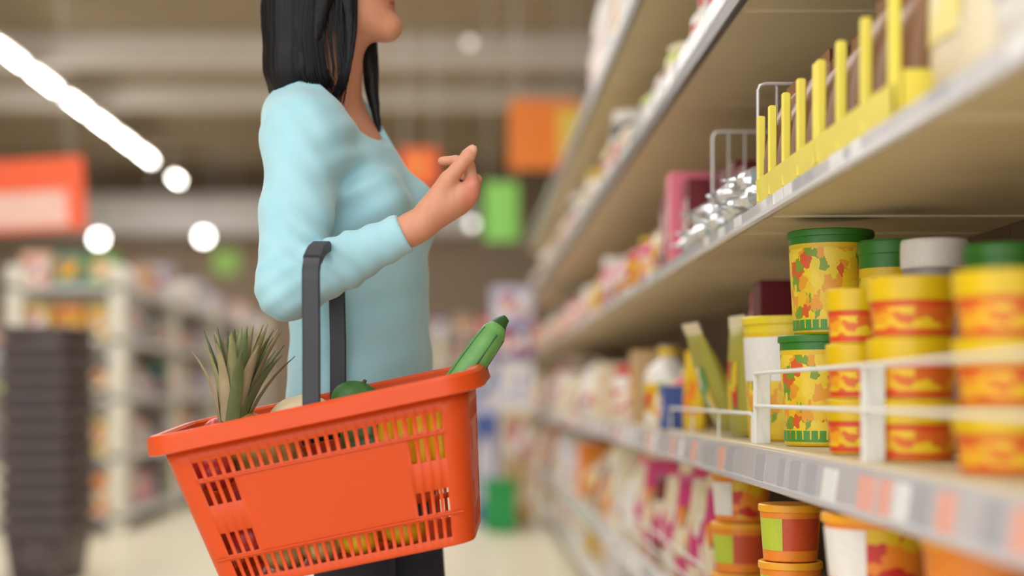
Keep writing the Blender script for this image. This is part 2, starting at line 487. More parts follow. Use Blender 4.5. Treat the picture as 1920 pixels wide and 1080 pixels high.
for (u, Y, s, nm) in ((1606, 2.36, 0.090, 'narrow column beside the tall green-lidded tub'), (1711, 2.12, 0.119, 'middle column'), (1890, 1.75, 0.119, 'column at the frame edge')):
    for i, w in enumerate(('bottom', 'middle', 'topmost')):
        hh = 0.0802 if u < 1800 else 0.0735
        round_tub(at(u, Y, zD + i * (hh + 0.0005)), s, hh, 'yellow round tub with red bands, %s of the %s' % (w, nm))
# behind them
veg_tub(at(1672, 2.62, zD), 0.11, 0.338, 'yellow and green vegetable tub behind the yellow round tubs', 'green', False)
make('tub', 'grey', 'plain grey-white tub standing behind the middle yellow round tubs', at(1752, 2.42, zD), (0.10, 0.10, 0.32), group='tubs behind', accent='lavender', lid='white', prt=cm('lavender'))
veg_tub(at(1885, 2.12, zD), 0.11, 0.285, 'vegetable tub behind the yellow round tubs at the frame edge', 'green', False)
make('carton', 'maroon', 'maroon carton standing behind the white-labelled vegetable tub', at(1462, 3.38, zD), (0.10, 0.10, 0.322), accent='maroon', prt=cm('maroon'))
make('pouch', 'peach', 'pink-topped pouch in the dark beside the maroon carton', at(1415, 3.54, zD), (0.06, 0.09, 0.31), accent='pink')
# leaning pouches
make('pouch', 'yellow', 'upright yellow pouch behind the low wire fence', at(1303, 3.92, zD), (0.035, 0.07, 0.195), rotz=0.6, accent='yellow', prt=PRT['orange'])
make('pouch', 'olive', 'green-yellow pouch leaning far over behind the low wire fence', at(1374, 3.45, zD + 0.014), (0.055, 0.13, 0.245), rotz=0.12, tilt=(0.0, -0.40), accent='cream', prt=PRT['green'])
make('pouch', 'olive', 'pouch with a pointed pale top beside the white-labelled tub', at(1394, 3.26, zD + 0.003), (0.04, 0.10, 0.245), rotz=0.15, tilt=(0, -0.06), accent='cream', prt=PRT['yellow'])
make('carton', 'blue', 'small blue and white carton beside the upright yellow pouch', at(1268, 4.1, zD), (0.08, 0.09, 0.11), accent='white', prt=PRT['white'])

# ---- shelf C: yellow tray with brown packets, big bags, foil packets, cartons
zC = TOP['C'] + 0.001
def tray(y0, y1, label):
    t = thing('display_tray', label, 'tray', (XF + 0.012, y0, zC), group='yellow display trays')
    L = y1 - y0
    my = mat('tray_yellow', (244, 226, 92), 0.45, var=0.05)
    obj('tray_base', MB().bbox(0, 0.36, 0, L, 0, 0.006, 0.002).mesh('tray_base'), my, t)
    obj('front_lip', MB().rings([[(x, y, z) for x, z in ((0, 0.004), (0.005, 0.004), (0.003, 0.042), (-0.004, 0.042))] for y in (0, L)]).mesh('front_lip', angle=20), my, t)
    n = int(round(L / 0.118))
    me = MB().rings([[(x, y, z) for x, z in ((0.014, 0.008), (0.30, 0.008), (0.30, 0.06), (0.014, 0.06))] for y in (0, 0.006)]).mesh('divider', angle=20)
    po = MB().bbox(-0.002, 0.012, 0, 0.012, 0.004, 0.155, 0.002).mesh('post')
    for i in range(n + 1):
        yy = min(L - 0.006, i * L / n)
        obj('divider', me, my, t, (0, yy, 0))
        obj('post', po, my, t, (0, min(yy, L - 0.012), 0))
    return n, L / n
M_brown = mat('brown_paper', (128, 88, 56), 0.6, var=0.15, scale=20)
cnt = 0
for (y0, y1, lab) in ((1.92, 2.33, 'yellow display tray with brown packets beside the tall white bags'), (2.34, 2.80, 'yellow display tray with brown packets beside the tall wire divider')):
    n, st = tray(y0, y1, lab)
    for i in range(n):
        for d in range(2):
            cnt += 1
            make('pouch', 'brown', 'brown paper packet %s in the yellow tray beside the %s, %s along' % (
                 ('at the front', 'at the back')[d], 'tall bags' if y0 < 2.2 else 'wire divider', ORD[i]), (XF + 0.064 + d * 0.14, y0 + (i + 0.5) * st + 0.003, zC + 0.007),
                 (0.095, st - 0.016, 0.175 + 0.02 * ((i + d) % 2) + 0.06 * d), group='brown packets in the yellow trays', accent='brown', prt=M_brown, name='paper_packet')
make('pouch', 'cream', 'tall cream bag with a yellow edge beside the yellow trays', (XF + 0.10, 1.80, zC), (0.13, 0.20, 0.34), group='tall bags', accent='yellow', prt=print_mat('bagprint0', [(250, 244, 226), (252, 246, 230), (244, 226, 130), (250, 244, 226), (225, 222, 235)], 3))
make('pouch', 'white', 'tall white bag with yellow print on the middle shelf', (XF + 0.11, 1.585, zC), (0.14, 0.20, 0.35), group='tall bags', accent='white', prt=print_mat('bagprint', [COL['white'], COL['yellow'], COL['lavender'], COL['white'], COL['white']], 3))
make('pouch', 'lavender', 'tall pale lavender bag cut off by the frame edge', (XF + 0.11, 1.365, zC), (0.14, 0.20, 0.35), group='tall bags', accent='white', prt=print_mat('bagprint2', [COL['lavender'], COL['yellow'], COL['white'], COL['lavender']], 3))
# foil packets
M_foil = mat('foil', (216, 218, 222), 0.22, 0.85, var=0.05)
def foil_mesh(seed):
    import random as R_
    rr = R_.Random(seed)
    rings = []; n = 14
    for i in range(9):
        t = i / 8; y = -0.5 + t
        w = (0.25 + 0.75 * math.sin(PI * min(1, max(0, (t - 0.06) / 0.88))) ** 0.5) if 0.06 < t < 0.94 else 0.9
        hh = 0.06 if t < 0.06 or t > 0.94 else math.sin(PI * (t - 0.06) / 0.88) ** 0.6
        rings.append([(0.5 * w * math.cos(a) * rr.uniform(0.85, 1.1), y, 0.5 + 0.5 * hh * math.sin(a) * rr.uniform(0.75, 1.1)) for a in [2 * PI * j / n for j in range(n)]])
    return MB().rings(rings).mesh('foil_body', angle=18)
FO = [foil_mesh(s) for s in range(4)]
FS = MB().bbox(-0.52, 0.52, -0.04, 0.04, 0.44, 0.52, 0.01).mesh('end_seal')
k = 0
for i, (x, y, z, r) in enumerate([(0.048, 2.93, 0, .3), (0.048, 3.04, 0, 1.1), (0.048, 3.15, 0, .2), (0.048, 3.26, 0, .9), (0.048, 3.50, 0, .5), (0.048, 3.62, 0, 1.2), (0.048, 3.74, 0, .4),
                                  (0.056, 2.99, 0.045, .8), (0.056, 3.11, 0.045, .1), (0.056, 3.21, 0.045, 1.3), (0.056, 3.56, 0.045, 1.0), (0.056, 3.68, 0.045, .2)]):
    lay = 'bottom layer' if z == 0 else 'top layer'
    nth = ORD[i if i < 7 else i - 7]
    t = thing('foil_packet', 'crumpled silver foil packet in the %s, %s from the tall wire divider' % (lay, nth), 'packet', (XF + x, y, zC + z), (0.1 * ((i % 3) - 1), 0, r), 'silver foil packets', (0.085, 0.12, 0.055))
    obj('foil_body', FO[i % 4], M_foil, t)
    for s in (-0.5, 0.5): obj('end_seal', FS, M_foil, t, (0, s, 0))
for i, (x, y, c, hgt) in enumerate([(0.150, 3.50, 'maroon', .165), (0.150, 3.62, 'maroon', .19), (0.150, 3.74, 'maroon', .19), (0.150, 3.87, 'maroon', .205), (0.100, 4.00, 'maroon', .20), (0.075, 4.13, 'pink', .235), (0.075, 4.26, 'maroon', .19)]):
    make('carton', c, '%s carton behind the silver foil packets, %s from the tall wire divider' % (c, ORD[i]), (XF + x, y, zC), (0.10, 0.105, hgt), group='cartons behind the foil packets', accent=c if c == 'maroon' else 'pink')

# ---- shelf E near: orange tubs in stacks, pink pouches
zE = TOP['E'] + 0.001
def orange_tub(loc, s, h, label, style):
    t = thing('orange_tub', label, 'tub', loc, (0, 0, 0), 'orange tubs on the lower shelf', (s, s, h))
    obj('tub_body', TUB_BODY, cm('orange'), t)
    obj('lid', TUB_LID, mat('pk_amber', (244, 170, 40), 0.4, var=0.04), t)
    if style == 'white':
        tag(obj('white_label', BANDS['white'], cm('white'), t), 'blank white label')
        obj('label_band', BANDS['veg'], PRT['orange'], t)
    elif style == 'two':
        obj('lime_label', band(0.2, 0.76, PI * 1.0, PI * 1.35, 0.006), cm('lime'), t)
        obj('red_label', band(0.2, 0.76, PI * 1.352, PI * 1.8, 0.006), mat('pk_brick', (205, 80, 40), 0.4, var=0.1), t)
    return t
for (u, Y, s, h, n, st, nm) in ((1390, 3.34, 0.126, 0.1045, 3, 'white', 'stack beside the pink pouches'),
                                (1482, 2.72, 0.108, 0.096, 3, 'two', 'stack between two white-labelled stacks'),
                                (1650, 2.22, 0.160, 0.1035, 3, 'white', 'largest stack'),
                                (1850, 1.86, 0.150, 0.103, 3, 'plain', 'shaded stack at the frame edge')):
    for i in range(n):
        pos = ('bottom', 'middle', 'topmost')[i]
        stl = st if not (nm.startswith('stack beside') and i < 2) else 'two'
        orange_tub(at(u, Y, zE + i * (h + 0.0005)), s, h, 'orange tub, %s of the %s on the lower shelf' % (pos, nm), stl)
for i, (u, Y, c, a, hgt) in enumerate([(1330, 3.62, 'magenta', 'cream', .29), (1296, 3.86, 'cream', 'magenta', .30), (1270, 4.1, 'magenta', 'cream', .30), (1246, 4.35, 'cream', 'magenta', .28),
                                       (1226, 4.6, 'maroon', 'magenta', .27), (1206, 4.85, 'magenta', 'cream', .31), (1190, 5.1, 'cream', 'pink', .28)]):
    make('pouch', c, '%s pouch with %s top on the lower shelf, %s from the tubs' % (c, a, ORD[i]), (XF + 0.095, Y, zE), (0.07, 0.19, hgt), rotz=0.35, group='pink and cream pouches', accent=a, prt=PRT['magenta' if c != 'magenta' else 'cream'])

# ---- rows receding down the aisle
def row(key, y0, y1, phrase, cols, kinds, hmin, hmax, seed, step0=0.12, grow=0.035, xoff=0.08):
    rr = random.Random(seed)
    y = y0; i = 0; last = None; gap = 0.16 if key == 'B' else 0.0
    while y < y1 and i < len(ORD):
        w = step0 + grow * max(0, y - 3)
        k = rr.choice(kinds); c = rr.choice([q for q in cols if q != last]); last = c
        a = rr.choice(['white', 'cream', 'lavender', 'cream', 'white', 'red', 'yellow'])
        hh = rr.uniform(hmin, hmax)
        dep = min(0.2, w * 0.8)
        make(k, c, '%s %s on the %s, %s along' % (c, k, phrase, ORD[i]),
             (XF + 0.02 + dep / 2 + rr.uniform(0, 0.03), y + w / 2, TOP[key] + 0.001),
             (dep, w * 0.86, hh), group='goods on the ' + phrase, accent=a)
        y += w + (gap if i % 3 == 2 else 0); i += 1
row('C', 4.36, 12.6, 'shelf of the wire dividers', ['red', 'magenta', 'cream', 'yellow', 'white', 'cream', 'white', 'pink', 'lavender', 'peach'], ['pouch', 'bottle', 'jar', 'pouch'], 0.12, 0.22, 11)
row('B', 2.2, 12.6, 'shelf above the wire dividers', ['cream', 'white', 'tan', 'brown', 'tan', 'black', 'lime', 'white', 'cream'], ['bottle', 'bottle', 'jar'], 0.08, 0.22, 23, 0.15, xoff=0.1)
row('A', 2.5, 6.9, 'topmost shelf', ['white', 'lavender', 'cream', 'yellow', 'lavender', 'white', 'white'], ['carton', 'pouch', 'carton'], 0.2, 0.34, 31, 0.2)
row('D', 4.22, 12.6, 'shelf with pink price tickets', ['white', 'cream', 'lavender', 'white', 'lavender', 'cream', 'red', 'white', 'tan'], ['bottle', 'carton', 'pouch', 'jar'], 0.12, 0.26, 45)
row('E', 5.35, 12.6, 'lower shelf beyond the pink pouches', ['white', 'cream', 'white', 'lavender', 'orange', 'cream', 'maroon'], ['pouch', 'carton', 'pouch'], 0.16, 0.30, 57)
row('F', 5.6, 12.6, 'bottom deck of the tall shelving', ['white', 'cream', 'yellow', 'white', 'peach'], ['pouch', 'carton'], 0.10, 0.17, 63, 0.2)
# ------------------------------------------------------------------ the hall beyond the aisle
M_post = mat('post_white', (226, 222, 206), 0.5, var=0.04)
M_gback = mat('gondola_back', (222, 218, 210), 0.6, var=0.04)
M_gsh = mat('gondola_shelf', (205, 203, 200), 0.5, var=0.05)
def gondola(label, x0, x1, y0, y1, zs, axis, faces, group, back=True):
    """freestanding shelf unit; axis 'y' runs down the hall, 'x' across it"""
    t = thing('gondola', label, 'shelving', (0, 0, 0), group=group)
    zt = zs[-1]
    posts = [(x, y) for x in (x0, x1) for y in ([y0 + (y1 - y0) * i / 4 for i in range(5)] if axis == 'y' else (y0, y1))]
    if axis == 'x':
        posts = [(x0 + (x1 - x0) * i / 3, y) for i in range(4) for y in (y0, y1)]
    me = MB().bbox(-0.05, 0.05, -0.03, 0.03, 0, zt + 0.12, 0.006).mesh('post')
    for x, y in posts:
        obj('post', me, M_post, t, (min(max(x, x0 + 0.05), x1 - 0.05), min(max(y, y0 + 0.03), y1 - 0.03), 0))
    sh = MB().bbox(x0, x1, y0, y1, -0.035, 0, 0.004).mesh('shelf_board')
    for z in zs:
        obj('shelf_board', sh, M_gsh, t, (0, 0, z))
    if back:
        if axis == 'y':
            xm = (x0 + x1) / 2
            obj('back_panel', MB().box(xm - 0.01, xm + 0.01, y0 + 0.36, y1 - 0.02, 0.02, zt + 0.1).mesh('back_panel'), M_gback, t)
            obj('end_panel', MB().box(x0 + 0.02, x1 - 0.02, y0 + 0.34, y0 + 0.36, 0.02, zt + 0.1).mesh('end_panel'), M_gback, t)
        else:
            ym = (y0 + y1) / 2
            obj('back_panel', MB().box(x0 + 0.02, x1 - 0.02, ym - 0.01, ym + 0.01, 0.02, zt + 0.1).mesh('back_panel'), M_gback, t)
    return t
zs = [0.12, 0.48, 0.83, 1.18, 1.50]
SHN = ['bottom', 'second', 'third', 'fourth', 'top']
gondola('long freestanding white shelf unit beyond the stacked dark baskets', -2.76, -2.04, 9.6, 16.6, zs, 'y', None, None)
gondola('white shelf unit across the far end of the aisle', -1.75, 0.45, 17.6, 18.3, zs, 'x', None, None)
gondola('distant white shelf unit standing past the long shelf unit', -7.5, -2.9, 19.5, 20.3, zs, 'x', None, None)
rg = random.Random(19)
PAL1 = ['white', 'lavender', 'grey', 'teal', 'lavender', 'cream', 'white', 'peach', 'white', 'tan', 'grey', 'lavender']
def stock(zlist, names, pos, n, rot, phrase, kinds, pal, size, group):
    for zi, z in enumerate(zlist):
        last = None
        for i in range(n):
            c = rg.choice([q for q in pal if q != last]); last = c
            k = rg.choice(kinds)
            x, y = pos(i, zi)
            hh = rg.uniform(0.16, 0.27)
            make(k, c, '%s %s on the %s shelf of %s, %s along' % (c, k, names[zi], phrase, ORD[i]), (x, y, z + 0.001), (size[0], size[1] * rg.uniform(0.8, 1), hh), rotz=rot, group=group,
                 accent=rg.choice(['white', 'lavender', 'cream', 'lavender', 'pink']))
stock(zs, SHN, lambda i, zi: (-2.20, 10.22 + i * 0.56), 11, PI, 'the long unit\'s aisle side', ['carton', 'pouch', 'carton', 'jar'], PAL1, (0.22, 0.46), 'goods on the long shelf unit')
for zi, z in enumerate(zs):
    for i in range(3):
        c = [['yellow', 'brown', 'orange'], ['yellow', 'tan', 'orange'], ['orange', 'black', 'yellow'], ['yellow', 'orange', 'yellow'], ['green', 'peach', 'teal'], ['cream', 'grey', 'lime']][zi][(i + zi) % 3]
        make('carton', c, '%s carton on the %s shelf at the long unit\'s end, %s along' % (c, SHN[zi], ORD[i]), (-2.60 + i * 0.2, 9.78, z + 0.001), (0.2, 0.17, 0.2 if zi else 0.24),
             rotz=PI / 2, group='cartons on the end of the long shelf unit', accent=['white', 'yellow', 'cream'][i % 3])
stock(zs, SHN, lambda i, zi: (-1.6 + i * 0.262, 17.78), 8, PI / 2, 'the unit across the aisle', ['carton', 'pouch', 'carton'], ['brown', 'peach', 'purple', 'lavender', 'white', 'red', 'tan', 'pink', 'maroon'], (0.2, 0.24), 'goods on the unit across the aisle')
stock(zs[2:], SHN[2:], lambda i, zi: (-7.2 + i * 0.46, 19.68), 10, PI / 2, 'the distant unit', ['carton', 'pouch'], ['brown', 'tan', 'cream', 'lime', 'grey', 'maroon', 'white', 'peach'], (0.2, 0.4), 'goods on the distant unit')

# display of stacked cartons where the aisle ends
def big_carton(c, a, label, x, y, z, sx, sy, sz):
    t = thing('display_carton', label, 'carton', (x, y, z), (0, 0, PI / 2), 'cartons at the aisle end', (sy, sx, sz))
    obj('carton_body', CARTON, cm(c), t)
    obj('front_print', CPANEL, PRT.get(a, PRT['white']), t)
    obj('top_flap', CFLAP, cm(a), t, (0, 0, 0.999))
big_carton('tan', 'cream', 'tan carton on the floor at the aisle end', 0.335, 10.3, 0.0, 0.19, 0.3, 0.38)
big_carton('tan', 'white', 'tan carton in the middle of the stack at the aisle end', 0.335, 10.3, 0.385, 0.19, 0.3, 0.34)
big_carton('white', 'lavender', 'white carton on top of the tan cartons at the aisle end', 0.33, 10.3, 0.73, 0.2, 0.3, 0.32)
big_carton('purple', 'white', 'purple carton above the white one at the aisle end', 0.30, 10.3, 1.06, 0.26, 0.3, 0.22)
big_carton('lavender', 'white', 'lavender carton topping the stack at the aisle end', 0.30, 10.3, 1.285, 0.26, 0.3, 0.24)
big_carton('blue', 'lavender', 'tall blue carton beside the tan cartons', 0.135, 10.45, 0.0, 0.16, 0.3, 0.72)
big_carton('lavender', 'blue', 'pale lavender carton standing on the tall blue carton', 0.13, 10.45, 0.725, 0.18, 0.3, 0.36)
t = thing('plastic_crate', 'bright green plastic crate on the floor at the aisle end', 'crate', (0.215, 9.85, 0))
mg = mat('crate_green', (20, 150, 70), 0.4, var=0.06)
obj('crate_base', MB().bbox(-0.09, 0.09, -0.12, 0.12, 0, 0.02, 0.004).mesh('crate_base'), mg, t)
obj('crate_wall', MB().bbox(-0.095, 0.095, -0.125, -0.113, 0.02, 0.3, 0.004).bbox(-0.095, 0.095, 0.113, 0.125, 0.02, 0.3, 0.004).bbox(-0.095, -0.083, -0.112, 0.112, 0.02, 0.3, 0.004).bbox(0.083, 0.095, -0.112, 0.112, 0.02, 0.3, 0.004).mesh('crate_wall'), mg, t)
obj('crate_rim', MB().bbox(-0.105, 0.105, -0.135, -0.11, 0.29, 0.32, 0.004).bbox(-0.105, 0.105, 0.11, 0.135, 0.29, 0.32, 0.004).bbox(-0.105, -0.08, -0.11, 0.11, 0.29, 0.32, 0.004).bbox(0.08, 0.105, -0.11, 0.11, 0.29, 0.32, 0.004).mesh('crate_rim'), mg, t)

# hanging signs (writing is not legible: plain panels)
def sign(label, u0, u1, v0, v1, Y, col, inner=None, rect=None, name='hanging_sign', tilt=0):
    a = P(u0, v1, Y); b = P(u1, v0, Y)
    w, h = b[0] - a[0], b[2] - a[2]
    t = thing(name, label, 'sign', ((a[0] + b[0]) / 2, Y, a[2]), (0, tilt, 0))
    obj('board', MB().bbox(-w / 2, w / 2, -0.012, 0.012, 0, h, 0.006).mesh('board'), mat('sign_' + name + str(u0), col, 0.45, var=0.03), t)
    if inner:
        x0, x1, z0, z1 = rect
        obj('panel', MB().bbox(-w / 2 + x0 * w, -w / 2 + x1 * w, -0.017, -0.0121, z0 * h, z1 * h, 0.002).mesh('panel'), mat('sign_in' + str(u0), inner, 0.45, var=0.12, scale=6), t)
    for s in (-0.4, 0.4):
        obj('hanging_wire', MB().tube([(s * w, 0, h - 0.01), (s * w, 0, 4.995 - a[2])], 0.004, 6).mesh('hanging_wire'), M_wire, t)
    return t
sign('wide orange hanging sign with a pale pink lower panel above the dark basket stack', -70, 163, 300, 436, 11.0, (246, 98, 50), (254, 198, 182), (0.02, 0.86, 0.06, 0.55), tilt=-0.06)
sign('orange hanging sign beside the top of the tall shelving', 955, 1085, 186, 318, 13.2, (255, 140, 44))
sign('yellow sign overlapping the orange hanging sign', 1046, 1100, 205, 296, 13.0, (246, 214, 90))
sign('small orange-red hanging sign seen behind the hand', 752, 822, 280, 350, 15.5, (250, 108, 50), (252, 140, 50), (0.2, 0.7, 0.3, 0.8))
sign('bright green hanging sign beyond the pointing hand', 908, 972, 342, 452, 14.0, (150, 232, 110))

sign('small round-cornered green sign far beyond the long shelf unit', 402, 448, 470, 514, 23.0, (150, 200, 90), name='price_sign')
sign('small pale pink sign far beyond the long shelf unit', 282, 326, 500, 545, 23.0, (236, 190, 186), name='price_sign')
# linear ceiling lamps in a row, and round pendant lamps
M_tube = mat('lamp_tube', (255, 255, 250), 0.4, var=0, emit=(255, 252, 240), estr=26)
M_case = mat('lamp_case', (220, 216, 208), 0.5, var=0.03)
TUBE = MB().tube([(0, -0.52, -0.055), (0, 0.52, -0.055)], 0.028, 10).mesh('tube')
CASE = MB().bbox(-0.06, 0.06, -0.7, 0.7, -0.03, 0.03, 0.008).mesh('casing')
ROD = MB().tube([(0, 0, 0.02), (0, 0, 0.40)], 0.006, 6).mesh('rod')
yy = 17.45; i = 0
ys = []
while yy < 25.6:
    ys.append(yy); yy += 1.45 if i not in (1,) else 1.62
    i += 1
for i, y in enumerate(ys):
    t = thing('strip_lamp', 'bright white linear ceiling lamp, %s in the row from the frame edge' % ORD[i], 'lamp', (-4.97, y, 4.6), group='linear lamps in the ceiling row')
    obj('casing', CASE, M_case, t); obj('tube', TUBE, M_tube, t)
    for s in (-0.5, 0.5): obj('rod', ROD, M_wire, t, (0, s, 0))
t = thing('strip_lamp', 'bright white linear ceiling lamp ending the row on its own', 'lamp', (-4.97, 27.55, 4.6), group='linear lamps in the ceiling row', scale=(1, 0.5, 1))
obj('casing', CASE, M_case, t); obj('tube', TUBE, M_tube, t); obj('rod', ROD, M_wire, t)
def pendant(u, v, Y, r, e, label, col=(255, 252, 245)):
    p = P(u, v, Y)
    t = thing('pendant_lamp', label, 'lamp', tuple(p), group='round pendant lamps')
    obj('globe', MB().lathe([(r * math.sin(PI * k / 10), -r * math.cos(PI * k / 10)) for k in range(11)], 16, cap=False).mesh('globe'), mat('globe_%d' % u, col, 0.4, var=0, emit=col, estr=e), t)
    obj('cord', MB().tube([(0, 0, r), (0, 0, 4.995 - p[2])], 0.008, 6).mesh('cord'), M_lip, t)
    obj('cap', MB().lathe([(0, r * 0.9), (r * 0.4, r * 0.9), (r * 0.3, r * 1.2), (0, r * 1.2)], 12, cap=False).mesh('cap'), M_lip, t)
pendant(185, 448, 25.0, 0.09, 14, 'round white pendant lamp beside the orange hanging sign')
pendant(382, 444, 25.0, 0.09, 14, 'round white pendant lamp beneath the single end lamp of the row')
pendant(885, 420, 24.0, 0.06, 3, 'round white pendant lamp beside the bright green sign')
pendant(881, 80, 17.5, 0.05, 1.2, 'small dim pendant lamp against the ceiling beam')
# ------------------------------------------------------------------ shopping baskets
BLEN, BWID, BH = 0.492, 0.300, 0.264     # body at the rim; depth of the wall below the rim top
def rrect(hx, hy, r, n=6):
    pts = []
    for cx, cy, a0 in ((hx - r, -hy + r, -PI / 2), (hx - r, hy - r, 0), (-hx + r, hy - r, PI / 2), (-hx + r, -hy + r, PI)):
        for i in range(n + 1):
            a = a0 + PI / 2 * i / n
            pts.append((cx + r * math.cos(a), cy + r * math.sin(a)))
    return pts
LV = [0.0, 0.10, 0.215, 0.25, 0.41, 0.61, 0.765, 0.805, 0.945, 1.0]
ROWS = {1: 'all', 3: 'ends', 5: 'ends', 7: 'all'}     # which strips between levels carry slots
def basket_wall():
    R, N = 0.040, 6
    nl, ne = 26, 14
    # perimeter columns: (kind, fraction); long near, corner, end, corner, long far, corner, end, corner
    cols = []
    def side(n, slots):
        pitch = 1.0 / n
        for i in range(n):
            cols.append(('s', slots, i, i * pitch + pitch * 0.20)); cols.append(('b', slots, i, i * pitch + pitch * 0.80))
    def pos(seg, f, t):
        inx, iny = 0.040 * t, 0.030 * t
        hx, hy = BLEN / 2 - inx, BWID / 2 - iny
        r = R - 0.008 * t
        z = -0.03 - (BH - 0.03) * t
        if seg == 0: return (-(hx - r) + 2 * (hx - r) * f, -hy, z)
        if seg == 2: return (hx, -(hy - r) + 2 * (hy - r) * f, z)
        if seg == 4: return ((hx - r) - 2 * (hx - r) * f, hy, z)
        if seg == 6: return (-hx, (hy - r) - 2 * (hy - r) * f, z)
        cx, cy, a0 = {1: (hx - r, -hy + r, -PI / 2), 3: (hx - r, hy - r, 0), 5: (-hx + r, hy - r, PI / 2), 7: (-hx + r, -hy + r, PI)}[seg]
        a = a0 + PI / 2 * f
        return (cx + r * math.cos(a), cy + r * math.sin(a), z)
    C = []     # (seg, f, slot index starting at this column or None, n)
    for seg in range(8):
        if seg % 2 == 0:
            n = nl if seg in (0, 4) else ne
            C.append((seg, 0.0, None, n))
            for i in range(n):
                C.append((seg, (i + 0.2) / n, i, n)); C.append((seg, (i + 0.8) / n, None, n))
        else:
            for i in range(N): C.append((seg, i / N, None, 0))
    nc = len(C); vs = [pos(s, f, t) for t in LV for s, f, _, _ in C]
    fs = []
    for li in range(len(LV) - 1):
        for ci in range(nc):
            s, f, sl, n = C[ci]
            if sl is not None and li in ROWS:
                w = ROWS[li]
                k = 4 if n == nl else 3
                if w == 'all' or sl < k or sl >= n - k:
                    continue
            cj = (ci + 1) % nc
            fs.append((li * nc + ci, (li + 1) * nc + ci, (li + 1) * nc + cj, li * nc + cj))
    b = (len(LV) - 1) * nc
    fs.append(tuple(b + i for i in range(nc)))
    m = MB(); m.add(vs, fs)
    me = m.mesh('basket_body', angle=40)
    o = bpy.data.objects.new('tmp', me); scene.collection.objects.link(o)
    md = o.modifiers.new('s', 'SOLIDIFY'); md.thickness = 0.0032; md.offset = -1
    dg = bpy.context.evaluated_depsgraph_get()
    me2 = bpy.data.meshes.new_from_object(o.evaluated_get(dg))
    bpy.data.objects.remove(o)
    return me2
def basket_rim():
    prof = [(0.000, -0.032), (0.000, -0.004), (0.004, 0.0), (0.020, 0.0), (0.026, -0.005), (0.028, -0.029), (0.024, -0.031), (0.021, -0.010), (0.0045, -0.008), (0.004, -0.032)]
    rings = []
    for o, z in prof + prof[:1]:
        rings.append([(x, y, z) for x, y in rrect(BLEN / 2 + o - 0.002, BWID / 2 + o - 0.002, 0.040 + o, 8)])
    return MB().rings(rings, cap=False).mesh('rim', angle=30)
def basket_frame_lines():
    # raised border round the plain centre panel of each long side, reinforcing ribs
    out = []
    for s in (-1, 1):
        for t0 in (0.235, 0.785):
            m = MB()
            y = s * (BWID / 2 - 0.030 * t0 + 0.0006); z = -0.03 - (BH - 0.03) * t0
            m.bbox(-0.20, 0.20, min(y, y + s * 0.0016), max(y, y + s * 0.0016), z - 0.0018, z + 0.0018, 0.0006)
            out.append(m.mesh('raised_rib'))
    return out
BODY, RIM, RIBM = basket_wall(), basket_rim(), basket_frame_lines()
M_org = mat('orange_plastic', (216, 76, 24), 0.38, var=0.035, scale=6, spec=0.35)
M_blk = mat('black_handle', (38, 39, 46), 0.42, var=0.08)
RIM_C = np.array([(604 - VPU) * 2.625 / FPX, 2.625, H + (VPV - 745) * 2.625 / FPX])
basket = thing('shopping_basket', 'orange plastic shopping basket with black handle hanging from the woman\'s arm', 'basket', tuple(RIM_C))
brot = Euler((math.radians(4.0), math.radians(-11.8), math.radians(-4.0)), 'XYZ')
basket.rotation_euler = brot
obj('basket_body', BODY, M_org, basket)
obj('rim', RIM, M_org, basket)
for r_ in RIBM: obj('raised_rib', r_, M_org, basket)
Bm = brot.to_matrix().to_4x4(); Bm.translation = Vector(RIM_C)
def bl(x, y, z):           # basket-local point to the place
    return Bm @ Vector((x, y, z))
# handle: two flat bars hinged at the middle of the long sides, joined by an arched grip; hangs upright
inv = Bm.inverted()
near = P(584, 762, 2.475); far = P(634, 738, 2.775)
near[2] -= 0.01; far[2] -= 0.015
hp = [near, P(584, 640, 2.475), P(583, 530, 2.475), P(583, 508, 2.478), P(586, 488, 2.495), P(593, 472, 2.53), P(603, 463, 2.60), P(614, 474, 2.69), P(626, 498, 2.745), P(631, 524, 2.768), P(634, 640, 2.775), far]
hpl = [inv @ Vector(p) for p in hp]
def bar(pts, w=0.0138, th=0.0065):
    rings = []; ref = inv.to_3x3() @ Vector((1, 0, 0))
    for i, p in enumerate(pts):
        t = (pts[min(i + 1, len(pts) - 1)] - pts[max(i - 1, 0)]).normalized()
        a = (ref - t * ref.dot(t)).normalized(); b = t.cross(a)
        c = 0.35
        sec = [(-1, -1 + c), (-1 + c * 0.4, -1), (1 - c * 0.4, -1), (1, -1 + c), (1, 1 - c), (1 - c * 0.4, 1), (-1 + c * 0.4, 1), (-1, 1 - c)]
        rings.append([tuple(p + a * (w * x) + b * (th * y)) for x, y in sec])
    return MB().rings(rings).mesh('handle', angle=40)
hd = obj('handle', bar(hpl), M_blk, basket)
for i, p in ((0, hpl[0]), (1, hpl[-1])):
    obj('hinge_pin', MB().tube([tuple(p + Vector((0, -0.012, 0.004))), tuple(p + Vector((0, 0.012, 0.004)))], 0.006, 12).mesh('hinge_pin'), M_blk, hd)
grip = [Vector(p) for p in hpl[4:8]]
obj('grip_pad', bar([g + (inv.to_3x3() @ Vector((0, 0, 0.001))) for g in grip], 0.0148, 0.0085), mat('grip_rubber', (58, 58, 64), 0.7, var=0.1), hd)

